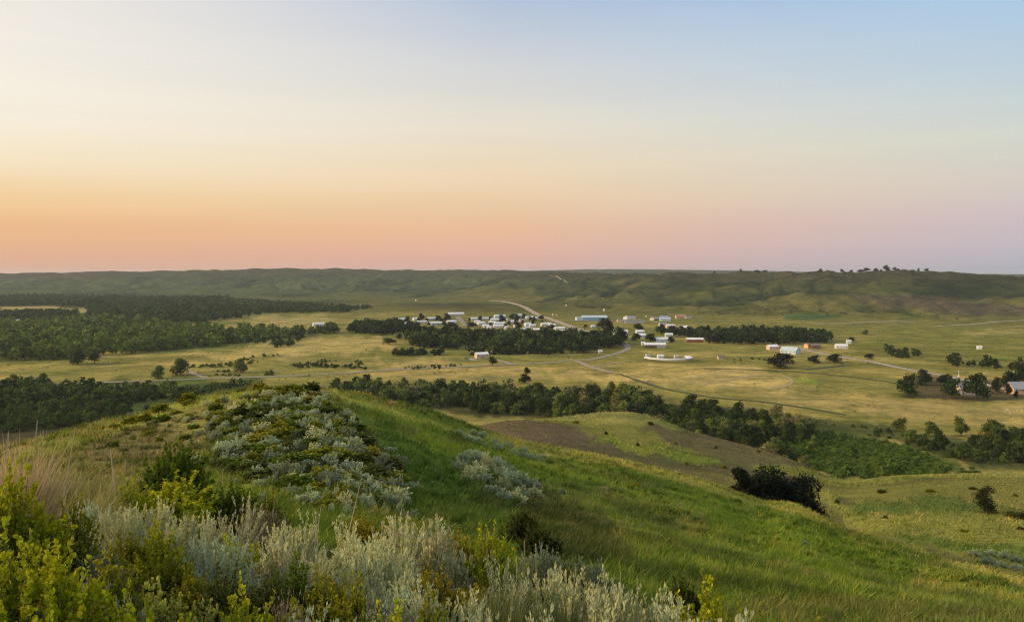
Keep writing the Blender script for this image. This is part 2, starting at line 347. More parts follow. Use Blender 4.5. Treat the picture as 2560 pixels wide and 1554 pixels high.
def leaf_mat(name, col, trans=.25, attr=None, vary=.0, rough=.6):
    """leaf colour x the object's own tint (or a stored tint), with some light let through"""
    m, nt, b = newmat(name, rough, .04); L = nt.links
    oi = nd(nt, 'ShaderNodeObjectInfo'); c = mixc(nt, 1.0, col, oi.outputs['Color'], 'MULTIPLY')
    if attr:
        a = nd(nt, 'ShaderNodeAttribute', attribute_name=attr); c = mixc(nt, 1.0, c, a.outputs['Color'], 'MULTIPLY')
    geo = nd(nt, 'ShaderNodeNewGeometry'); n = noise(nt, geo.outputs['Position'], .5, 3)
    c = mixc(nt, 1.0, c, mixc(nt, maprange(nt, n, .3, .7), (.8,.82,.8), (1.2,1.18,1.1)), 'MULTIPLY')
    L.new(c, b.inputs['Base Color'])
    if trans > 0:
        t = nd(nt, 'ShaderNodeBsdfTranslucent'); L.new(c, t.inputs['Color']); mx = nd(nt, 'ShaderNodeMixShader'); mx.inputs[0].default_value = trans
        L.new(b.outputs[0], mx.inputs[1]); L.new(t.outputs[0], mx.inputs[2]); L.new(mx.outputs[0], nt.nodes['Material Output'].inputs['Surface'])
    return m
def plain(name, col, rough=.7, scale=1.2, amt=.12, metal=0):
    m, nt, b = newmat(name, rough); tc = nd(nt, 'ShaderNodeTexCoord'); n = noise(nt, tc.outputs['Object'], scale, 4)
    c = mixc(nt, 1.0, col, mixc(nt, maprange(nt, n, .3, .7), (1-amt,)*3, (1+amt,)*3), 'MULTIPLY'); nt.links.new(c, b.inputs['Base Color'])
    b.inputs['Metallic'].default_value = metal; return m
def ribbed(name, col, period):
    m, nt, b = newmat(name, .45); tc = nd(nt, 'ShaderNodeTexCoord'); w = nd(nt, 'ShaderNodeTexWave'); w.inputs['Scale'].default_value = 1 / period
    nt.links.new(tc.outputs['Object'], w.inputs['Vector']); n = noise(nt, tc.outputs['Object'], .4, 4)
    c = mixc(nt, 1.0, col, mixc(nt, maprange(nt, n, .3, .7), (.85,)*3, (1.1,)*3), 'MULTIPLY'); nt.links.new(c, b.inputs['Base Color'])
    bp = nd(nt, 'ShaderNodeBump'); bp.inputs['Distance'].default_value = .05; nt.links.new(w.outputs['Fac'], bp.inputs['Height']); nt.links.new(bp.outputs[0], b.inputs['Normal']); return m
M = {
 'white': ribbed('white_siding', (.72,.71,.69), .3), 'cream': ribbed('cream_siding', (.66,.58,.46), .3), 'pink': plain('pink_stucco', (.62,.46,.36)), 'tan': plain('tan_stucco', (.52,.40,.27)),
 'red': ribbed('red_siding', (.28,.07,.05), .3), 'brown': ribbed('brown_siding', (.16,.10,.07), .3), 'grey': ribbed('grey_siding', (.38,.40,.42), .3), 'blue': ribbed('blue_steel', (.25,.42,.52), .4),
 'paleblue': ribbed('pale_blue_siding', (.48,.58,.64), .3), 'orange': plain('orange_stucco', (.62,.38,.22)),
 'roofwhite': ribbed('white_roofing', (.76,.75,.73), .4), 'roofgrey': plain('grey_shingle', (.27,.28,.31), .9), 'roofbrown': plain('brown_shingle', (.20,.14,.11), .9), 'roofred': plain('red_roofing', (.42,.19,.12), .8),
 'roofsteel': ribbed('steel_roofing', (.46,.53,.56), .4), 'glass': plain('window_glass', (.04,.05,.06), .15), 'trim': plain('white_trim', (.75,.74,.72)), 'dark': plain('dark_door', (.08,.07,.07)),
 'wood': plain('grey_wood', (.25,.21,.17), .9, 3), 'bark': plain('bark', (.085,.065,.048), .95, 6, .3), 'stem': plain('woody_stem', (.13,.10,.075), .95, 20, .3), 'straw': plain('straw', (.46,.36,.21), .9, 8, .2),
 'bus': plain('bus_paint', (.75,.36,.02), .4), 'tyre': plain('rubber', (.02,.02,.02), .9), 'carwhite': plain('white_paint', (.7,.7,.7), .3), 'cargrey': plain('grey_paint', (.2,.21,.23), .3),
 'carred': plain('red_paint', (.35,.05,.04), .3), 'carblue': plain('blue_paint', (.07,.12,.22), .3), 'rock': plain('pale_rock', (.55,.50,.43), .9, 2, .25),
 'tank': plain('tank_paint', (.74,.74,.72), .4),
 'tree': leaf_mat('tree_leaf', (1, 1, 1), .12, 'Tint'), 'wood_leaf': leaf_mat('woodland_leaf', (1, 1, 1), .12, 'Tint'),
 'sage': leaf_mat('sage_leaf', (1, 1, 1), .3, 'Tint'), 'shrub': leaf_mat('shrub_leaf', (1, 1, 1), .35, 'Tint', rough=.5), 'blade': leaf_mat('grass_blade', (1, 1, 1), .3, 'Tint'),
}
def road_mat(name, col, edge):
    m, nt, b = newmat(name, .9); geo = nd(nt, 'ShaderNodeNewGeometry'); n = noise(nt, geo.outputs['Position'], .25, 6, .65); n2 = noise(nt, geo.outputs['Position'], .05, 4)
    c = mixc(nt, 1.0, col, mixc(nt, maprange(nt, n, .3, .7), (.8,)*3, (1.2,)*3), 'MULTIPLY'); c = mixc(nt, maprange(nt, n2, .5, .7, 0, .6), c, edge); nt.links.new(c, b.inputs['Base Color']); return m
M['asphalt'] = road_mat('worn_asphalt', (.235,.215,.15), (.255,.225,.125)); M['dirt'] = road_mat('dirt', (.33,.25,.165), (.25,.20,.10)); M['ditchm'] = road_mat('ditch_growth', (.05,.065,.025), (.10,.10,.04))
M['trackd'] = road_mat('worn_track', (.34,.265,.13), (.32,.26,.10)); M['dirtroad'] = road_mat('pale_dirt_road', (.36,.285,.195), (.32,.26,.15)); M['gravel'] = road_mat('gravel_lane', (.36,.31,.24), (.30,.26,.16))

# ------------------------------------------------------------------ ground sheet
V = np.stack([GX, GY, GZ], -1)[:-1]          # last azimuth repeats the first
na = NA - 1; ia = np.arange(na)[:, None]; jr = np.arange(NR - 1)[None]
a = ia * NR + jr; bq = ((ia + 1) % na) * NR + jr
quads = np.stack([a, a + 1, bq + 1, bq], -1).reshape(-1, 4)
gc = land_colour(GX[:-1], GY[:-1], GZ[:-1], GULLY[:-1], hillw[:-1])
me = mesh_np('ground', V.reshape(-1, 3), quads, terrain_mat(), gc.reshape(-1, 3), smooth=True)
tag(link('ground', me), 'rolling grassland falling from the hill to a wide valley and far hills', kind='structure')

# ------------------------------------------------------------------ roads, tracks, ditches: strips laid over the ground
def strip(name, pts, width, mat, label, lift=.12, rmin=250, rough=.0):
    W = [hit(x, y, rmin) for x, y in pts]; W = np.array([w[:2] for w in W if w])
    # smooth resample
    d = np.concatenate([[0], np.cumsum(np.hypot(*np.diff(W, axis=0).T))]); n = max(12, int(d[-1] / 6)); t = np.linspace(0, d[-1], n)
    mx = pchip_m(d, W[:, 0]); my = pchip_m(d, W[:, 1]); k = np.clip(np.searchsorted(d, t) - 1, 0, len(d) - 2)
    x = herm(d[k], d[k+1], W[k, 0], W[k+1, 0], mx[k], mx[k+1], t); y = herm(d[k], d[k+1], W[k, 1], W[k+1, 1], my[k], my[k+1], t)
    tx, ty = np.gradient(x), np.gradient(y); l = np.hypot(tx, ty); nx, ny = -ty / l, tx / l
    wl = width * (1 + rough * (fbm(t / 9, t * 0, 80, 3) - .5) * 2)[:, None]
    off = np.linspace(-.5, .5, 5)[None] * wl; PX = x[:, None] + nx[:, None] * off; PY = y[:, None] + ny[:, None] * off
    PZ = ground(PX, PY); PZ = PZ + lift + (1 - (np.linspace(-1, 1, 5) ** 4))[None] * .12
    i = np.arange(n - 1)[:, None]; j = np.arange(4)[None]; q = np.stack([i*5 + j, i*5 + j + 1, (i+1)*5 + j + 1, (i+1)*5 + j], -1).reshape(-1, 4)
    o = link(name, mesh_np(name, np.stack([PX, PY, PZ], -1).reshape(-1, 3), q, mat, smooth=True)); tag(o, label, kind='structure'); return o
strip('road', [(-60,966),(21,963),(216,958),(419,950),(523,946),(698,941),(860,933),(958,926),(1111,919),(1287,911),(1380,906),(1427,902),(1458,901),(1521,889),(1559,878),(1571,868),(1562,859),(1530,850),(1502,844),(1485,837)], 8, M['asphalt'], 'long valley road passing below the village and bending round the trees', .3)
strip('road', [(1502,844),(1479,835),(1427,816),(1380,799),(1358,792),(1299,763),(1264,755),(1225,752)], 15, M['dirtroad'], 'broad pale road climbing straight past the village towards the hills', .5)
strip('track', [(1440,902),(1456,908),(1470,915),(1493,922),(1530,932)], 7, M['dirt'], 'dirt track dropping from the road junction into the field', .35)
strip('track', [(1475,916),(1495,915),(1520,911),(1545,908)], 4.5, M['dirt'], 'short dirt spur beside the road junction', .4, rough=.3)
strip('road', [(1975,866),(1994,871),(2066,886),(2168,903),(2288,927),(2355,938),(2422,952),(2480,965),(2570,985)], 8, M['gravel'], 'straight pale road crossing the fields behind the church', .3)
strip('road', [(2034,810),(2090,808),(2168,806),(2248,803),(2290,806)], 9, M['gravel'], 'pale lane along the foot of the dark hillside', .4)
strip('road', [(2340,815),(2420,811),(2500,804),(2570,800)], 8, M['gravel'], 'lane leaving the valley at the far side of the hill', .4)
strip('track', [(1760,962),(1850,945),(1900,938),(1948,937),(1970,944),(1980,954),(1964,965),(1937,971)], 3.2, M['trackd'], 'looping dirt track in the dry field', .2, rough=.4)
strip('track', [(1236,898),(1250,901),(1280,911)], 4, M['gravel'], 'short drive from the long pink house to the road', .3)
strip('road', [(1143,791),(1150,799),(1166,815)], 11, M['asphalt'], 'village street running up to the long hilltop house', .4)
strip('track', [(1372,688),(1395,693),(1403,698),(1412,703),(1420,707)], 6, M['trackd'], 'pale track on the crest of the far hill', .5)
strip('track', [(455,922),(474,930),(495,938),(516,945)], 6, M['dirt'], 'dirt lane joining the valley road by three cottonwoods', .3)
strip('track', [(1422,801),(1480,802),(1545,803),(1620,804),(1660,808),(1705,816)], 6, M['gravel'], 'lane serving the blue shed and low buildings', .4)
strip('ditch', [(1549,935),(1600,953),(1662,972),(1720,983),(1780,993),(1900,1004),(2007,1019),(2114,1037)], 3.6, M['ditchm'], 'dark overgrown ditch crossing the dry field', .3, rough=.7)
strip('ditch', [(1760,921),(1900,925),(2000,930),(2087,938),(2180,949),(2243,958)], 4, M['ditchm'], 'dark line of growth across the upper dry field', .3, rough=.8)
strip('ditch', [(2010,924),(2060,919),(2115,912)], 5, M['ditchm'], 'short dark hedge bank beside the straight road', .3, rough=.7)

# ------------------------------------------------------------------ plant meshes
def unit(v): return v / np.maximum(np.linalg.norm(v, axis=-1, keepdims=True), 1e-9)
def rdir(g, n): return unit(g.normal(size=(n, 3)))
def leaf_quads(c, d, s, l, w):
    """diamond leaves: base point, direction, side, length, width"""
    l = np.asarray(l)[:, None]; w = np.asarray(w)[:, None]
    v = np.stack([c, c + d*l*.45 + s*w*.5, c + d*l, c + d*l*.45 - s*w*.5], 1).reshape(-1, 3)
    return v, np.arange(len(v)).reshape(-1, 4)
def leaf_round(c, d, s, l, w):
    l = np.asarray(l)[:, None]; w = np.asarray(w)[:, None]; n = np.cross(d, s)
    v = np.stack([c, c + d*l*.3 + s*w*.42 + n*w*.1, c + d*l*.72 + s*w*.46 + n*w*.12, c + d*l, c + d*l*.72 - s*w*.46 + n*w*.12, c + d*l*.3 - s*w*.42 + n*w*.1], 1).reshape(-1, 3)
    return v, np.arange(len(v)).reshape(-1, 6)
def tubes3(P0, P1, r0, r1):
    """three-sided twigs for many segments"""
    d = unit(P1 - P0); a = np.where(np.abs(d[:, 2:3]) < .9, [[0, 0, 1.]], [[1., 0, 0]]); u = unit(np.cross(d, a)); w = np.cross(d, u); rings = []
    for P_, r_ in ((P0, r0), (P1, r1)):
        for k in range(3):
            t = 2.0944 * k; rings.append(P_ + (u * math.cos(t) + w * math.sin(t)) * np.reshape(r_, (-1, 1)))
    v = np.stack(rings, 1).reshape(-1, 3); b = np.arange(len(P0))[:, None] * 6
    f = np.concatenate([b + np.array([[k, (k+1) % 3, 3 + (k+1) % 3, 3 + k]]) for k in range(3)])
    return v, f
def bez(p0, p1, p2, t): return p0 * (1-t)**2 + p1 * 2*t*(1-t) + p2 * t*t

def tree_crown(seed, n, leaf=.085, lobes=9, spread=.42, low=.18, kind='round'):
    """unit-height crown: leaf clumps through an uneven cluster of lobes"""
    g = np.random.default_rng(seed); L_ = []
    for i in range(lobes):
        t = (i + .5) / lobes; z = low + .10 + (1 - low - .24) * ((i * .618) % 1)
        q = (z - low) / (1 - low); rad = spread * (1.05 - .9 * abs(q - .36) ** 1.3) * g.uniform(.25, .85); th = i * 2.4 + g.uniform(-.6, .6)
        if kind == 'cone': rad = spread * (1.0 - q) * g.uniform(.4, 1)
        L_.append((rad * math.cos(th), rad * math.sin(th), z, g.uniform(.16, .27) * (.62 if kind == 'cone' else 1)))
    L_.append((0, 0, .8, .2 if kind != 'cone' else .1))
    if kind != 'cone':
        for k in range(5): t5 = k * 1.2566 + seed; L_.append((spread*.5*math.cos(t5), spread*.5*math.sin(t5), low + .34 + .1*math.sin(3*t5), .27))
        L_.append((0, 0, .55, .33))
    L_ = np.array(L_)
    k = g.choice(len(L_), n, p=L_[:, 3] ** 2 / (L_[:, 3] ** 2).sum()); d = rdir(g, n); d[:, 2] = np.where(d[:, 2] < -.5, -d[:, 2] * .6, d[:, 2])
    rr = L_[k, 3] * g.uniform(.55, 1.08, n); c = L_[k, :3] + d * rr[:, None] * np.array([1, 1, .85]); c[:, 2] = np.clip(c[:, 2], .02, 1.0)
    nrm = unit(d + rdir(g, n) * .75); s = unit(np.cross(nrm, rdir(g, n))); dd = np.cross(nrm, s)
    sz = leaf * g.uniform(.6, 1.35, n); v, f = leaf_quads(c - dd * sz[:, None] * .5, dd, s, sz, sz * g.uniform(.6, .95, n))
    lobe_t = g.uniform(.78, 1.22, len(L_)); t = (lobe_t[k] * g.uniform(.75, 1.25, n)); col = np.repeat(np.stack([t * g.uniform(.9, 1.15, n), t, t * .95], 1), 4, 0)
    return v, f, col
def tree_trunk(seed, low=.2, n=6, r=.022):
    g = np.random.default_rng(seed); mb = MB(); lean = g.uniform(-.05, .05, 2); pts = [(lean[0]*z*2, lean[1]*z*2, z) for z in (-.03, .08, .22, .42, .66)]
    mb.tube(pts, [r*1.5, r*1.1, r, r*.7, r*.3], 7)
    for i in range(n):
        z = g.uniform(low, .55); th = i * 2.4 + g.uniform(-.4, .4); e = g.uniform(.18, .34); b = Vector((lean[0]*z*2, lean[1]*z*2, z))
        mb.tube([b, b + Vector((math.cos(th)*e*.5, math.sin(th)*e*.5, e*.35)), b + Vector((math.cos(th)*e, math.sin(th)*e, e*.85))], [r*.55, r*.38, r*.12], 5)
    return mb
def mb_mesh(mb, name, mat):
    me = bpy.data.meshes.new(name); me.from_pydata(np.concatenate(mb.v).tolist(), [], mb.f); me.materials.append(mat); return me
TREE = []
for i, (n, lf, lobes, sp, low) in enumerate([(1300,.085,13,.40,.04),(1300,.085,14,.44,.06),(1200,.09,12,.36,.0),(1400,.08,15,.46,.05),(1200,.085,12,.40,.1),(1300,.085,13,.42,.0)]):
    v, f, c = tree_crown(100+i, n, lf, lobes, sp, low); TREE.append((mesh_np('crown', v, f, M['tree'], c, colname='Tint'), mb_mesh(tree_trunk(200+i, max(low, .12)), 'trunk', M['bark'])))
BUSH = []
for i in range(4):
    v, f, c = tree_crown(300+i, 650, .12, 8, .62, -.05); v[:, 2] *= 1.0; BUSH.append((mesh_np('foliage', v, f, M['tree'], c, colname='Tint'), mb_mesh(tree_trunk(320+i, .05, 5, .03), 'stem', M['bark'])))
LOW = [tree_crown(400+i, 170, .19, 9, .46, .06) for i in range(5)] + [tree_crown(410+i, 170, .2, 8, .62, -.05) for i in range(3)]
def crown_tint(k):     # leaf colours of real kinds of trees
    return {'dark': (.034,.055,.014), 'mid': (.075,.108,.021), 'light': (.135,.18,.032), 'grey': (.155,.16,.06), 'willow': (.085,.14,.022), 'blackgreen': (.020,.030,.010), 'far': (.050,.078,.026)}[k]
ntree = 0
def plant(name, meshes, loc, h, w, tint, label, cat, group=None, parts=('crown', 'trunk'), rot=None):
    global ntree; ntree += 1; g = np.random.default_rng(9000 + ntree)
    e = link(name, None, None, loc, (0, 0, g.uniform(0, 6.28) if rot is None else rot), (w, w * g.uniform(.9, 1.1), h)); e.empty_display_size = .3
    tag(e, label, cat, group)
    c = link(parts[0], meshes[0], e); t = g.uniform(.85, 1.18); c.color = (tint[0]*t*g.uniform(.92,1.12), tint[1]*t, tint[2]*t, 1)
    link(parts[1], meshes[1], e); return e
def tree(px, py, hpx, wpx, kind, label, group=None, var=None, rmin=300, cat='tree', name='tree'):
    p = hit(px, py, rmin)
    if p is None: return
    m = p[1] / F; v = (int(px) * 7 + int(py)) % 6 if var is None else var
    return plant(name, TREE[v], (p[0], p[1], p[2] - .15), hpx * m, max(wpx * m, hpx * m * .55), crown_tint(kind), label, cat, group)
def bush(px, py, hpx, wpx, kind, label, group=None, rmin=300, cat='bush', name='bush'):
    p = hit(px, py, rmin)
    if p is None: return
    m = p[1] / F; v = (int(px) * 5 + int(py)) % 4
    return plant(name, BUSH[v], (p[0], p[1], p[2] - .2), hpx * m * 1.05, max(wpx * m * .8, .5), crown_tint(kind), label, cat, group, ('foliage', 'stem'))

# ------------------------------------------------------------------ single trees one can tell apart
for a in [
 (195,911,38,44,'dark','dark spreading tree at the wood edge beside the pale field'),
 (236,908,34,34,'dark','dark tree next to the spreading one at the wood edge'),
 (396,947,36,38,'mid','slender open-crowned cottonwood by the valley road'),
 (450,938,46,58,'mid','largest cottonwood beside the valley road, with broad lobed crown'),
 (601,931,38,42,'mid','lone cottonwood standing in low brush above the valley road'),
 (973,861,18,44,'dark','rounded dark tree alone in the straw field'),
 (998,846,14,20,'dark','small round tree under the village tree belt'),
 (1232,914,25,24,'dark','dark tree beside the drive of the long pink house'),
 (1313,958,26,36,'blackgreen','lower dark tree standing out of the river thicket edge'),
 (1318,934,18,22,'blackgreen','small dark tree behind the one on the thicket edge'),
 (1011,962,20,24,'mid','round tree on the meadow side of the river thicket'),
 (1060,960,12,13,'mid','small round bush-like tree on the meadow margin'),
 (1952,919,40,74,'blackgreen','broad double-trunked dark tree in the dry field below the steel-roofed building'),
 (2034,907,20,36,'blackgreen','low dark tree beside the straight road'),
 (2085,906,24,44,'blackgreen','dark tree with uneven crown right beside the straight road'),
 (2173,897,15,28,'blackgreen','small oval tree across the straight road from the fields'),
 (2128,854,13,20,'dark','round tree next to the small white shed'),
 (2163,838,15,18,'mid','pale lone tree on the grass below the dark hillside'),
 (2268,991,58,58,'dark','large rounded tree standing first in the grove by the church'),
 (2312,963,42,46,'blackgreen','dark tree behind the first tree of the church grove'),
 (2362,962,28,44,'blackgreen','low wide tree close to the church road'),
 (2378,995,52,52,'dark','tall dense tree just beside the church front'),
 (2440,998,66,74,'dark','biggest tree of the grove, on the other side of the church'),
 (2490,981,42,26,'blackgreen','narrow dark tree between the big grove tree and the orange house'),
 (2522,965,40,44,'blackgreen','rounded dark tree behind the orange house'),
 (2554,958,52,46,'blackgreen','dark tree rising behind the roof of the orange house'),
 (2522,988,32,18,'blackgreen','small dark tree at the corner of the orange house'),
 (2540,993,18,14,'blackgreen','young dark tree in front of the orange house'),
 (2249,1076,34,40,'mid','open-crowned tree alone on the edge of the river brush'),
 (2330,1090,40,38,'mid','bushy tree at the start of the far brush clump'),
 (2403,1090,50,40,'mid','tall tree standing above the far brush clump'),
 (2482,1085,40,60,'mid','broad tree at the outer end of the far brush clump'),
 (1552,860,44,44,'blackgreen','dark tree inside the bend of the valley road'),
 (1520,852,60,36,'blackgreen','tall dark tree over the road bend'),
 (1507,820,26,38,'blackgreen','dense dark tree behind the road bend by a white shed'),
 (1464,820,10,13,'dark','tiny round tree below the blue shed'),
 (1590,853,22,28,'blackgreen','dark tree between the white houses past the bend'),
 (1626,856,24,32,'blackgreen','dark tree against the two-storey white house'),
 (1678,857,18,22,'blackgreen','small dark tree at the end of the two-storey white house'),
 (1596,825,18,30,'blackgreen','dark tree behind the long white house past the bend'),
 ]:
    tree(*a[:5], a[5])
k2_ = lambda x, y: (840 + x*.2354, 740 + y*.2354)
for x, y, h, w, lab in [(752,285,60,62,'dark tree beside the white house at the outer end of the village'),(908,250,60,62,'tallest dark tree of the upper row of houses'),(1085,250,42,70,'dark tree behind the upper row of houses'),(1180,258,62,80,'dark tree beside the village street'),(1445,325,44,110,'low wide tree between the street and the middle row'),(1762,278,70,78,'round dark tree in the middle of the village'),(1870,240,46,60,'dark tree left of the pale house by the upper road'),(1925,262,60,70,'dark tree among the houses near the upper road'),(2000,230,40,60,'dark tree behind the houses near the upper road'),(2105,262,40,50,'dark tree below the upper road'),(2180,245,40,60,'dark tree beside the little house under the upper road'),(2300,345,42,60,'dark tree between the road and the low white house'),(1225,330,50,130,'broad tree at the lower end of the village street'),(1935,345,60,80,'dark tree between the middle row and the tree belt')]:
    q = k2_(x, y); tree(q[0], q[1] + 1.5, h*.32, w*.30, 'blackgreen', lab, 'trees among the village houses')
for x, y in [(670,292),(745,330),(880,262),(965,262),(985,312),(1120,275),(1150,310),(1420,262),(1530,262),(1640,262),(1630,312),(1800,335),(1835,300),(1905,300),(1980,295),(2065,262),(2090,300),(2185,310),(2260,345),(2340,350),(2410,360)]:
    q = k2_(x, y); g = np.random.default_rng(x); tree(q[0], q[1] + 1, g.uniform(9, 15), g.uniform(9, 17), 'blackgreen', 'small dark yard tree between the village houses', 'yard trees of the village')
# skyline trees on the dark hill
for px, py, h, wd in [(2052,680,8,10),(2105,680,9,12),(2128,680,7,12),(2150,678,7,18),(2166,677,9,22),(2190,677,8,16),(2216,676,14,18),(2236,677,8,12),(2296,682,8,8),(2316,683,7,14),(1786,683,6,7),(1852,684,6,8),(1893,683,7,22),(1912,683,6,18)]:
    t_ = (px - 1280) / F; p = at(px, 2440 if px > 2000 else 2740); plant('tree', TREE[ntree % 6], (p[0], p[1], p[2] - .5), h * p[1] / F * 1.15, wd * p[1] / F, crown_tint('dark'), 'small dark tree on the skyline of the dark hill', 'tree', 'trees along the skyline of the dark hill')

g = np.random.default_rng(44)
for q in range(26):
    px = 1985 + 300 * g.random(); p = at(px, 2400 + 30 * g.random()); h = g.uniform(3, 6.5); plant('bush', BUSH[q % 4], (p[0], p[1], p[2] - .4), h, h * g.uniform(1.4, 2.6), crown_tint('dark'), 'low dark scrub along the skyline of the dark hill', 'bush', 'scrub along the skyline of the dark hill', ('foliage', 'stem'))
# ------------------------------------------------------------------ woods: positions scattered in measured outlines; the largest become single trees, the rest one woodland
def scatter(poly, spacing, rmin=330, seed=1):
    """points at a real spacing inside an outline given in the photo, on the ground"""
    W = np.array([hit(x * S, y * S, rmin)[:2] for x, y in poly]); g = np.random.default_rng(seed)
    x0, y0 = W.min(0); x1, y1 = W.max(0); nx, ny = int((x1-x0)/spacing) + 1, int((y1-y0)/spacing) + 1
    X, Y = np.meshgrid(np.arange(nx), np.arange(ny)); X = x0 + (X.ravel() + g.uniform(-.48, .48, nx*ny) + .5 * (Y.ravel() % 2)) * spacing; Y = y0 + (Y.ravel() + g.uniform(-.48, .48, nx*ny)) * spacing
    jx = (fbm(X / (spacing*7), Y / (spacing*7), seed + 300, 3) - .5) * spacing * 7; jy = (fbm(X / (spacing*7), Y / (spacing*7), seed + 400, 3) - .5) * spacing * 9
    ins = np.zeros(len(X), bool); n = len(W); X0, Y0_ = X, Y; X, Y = X + jx, Y + jy
    for i in range(n):
        (xa, ya), (xb, yb) = W[i], W[(i+1) % n]
        if ya == yb: continue
        ins ^= ((ya > Y) != (yb > Y)) & (X < (xb - xa) * (Y - ya) / (yb - ya) + xa)
    return X0[ins], Y0_[ins]
def fill(poly, steps=1):     # densify an outline so that straight photo edges stay straight on the ground
    out = []
    for i in range(len(poly)):
        a, b = poly[i], poly[(i+1) % len(poly)]; k = max(1, int(math.hypot(a[0]-b[0], a[1]-b[1]) / 40))
        out += [(a[0] + (b[0]-a[0])*j/k, a[1] + (b[1]-a[1])*j/k) for j in range(k)]
    return out
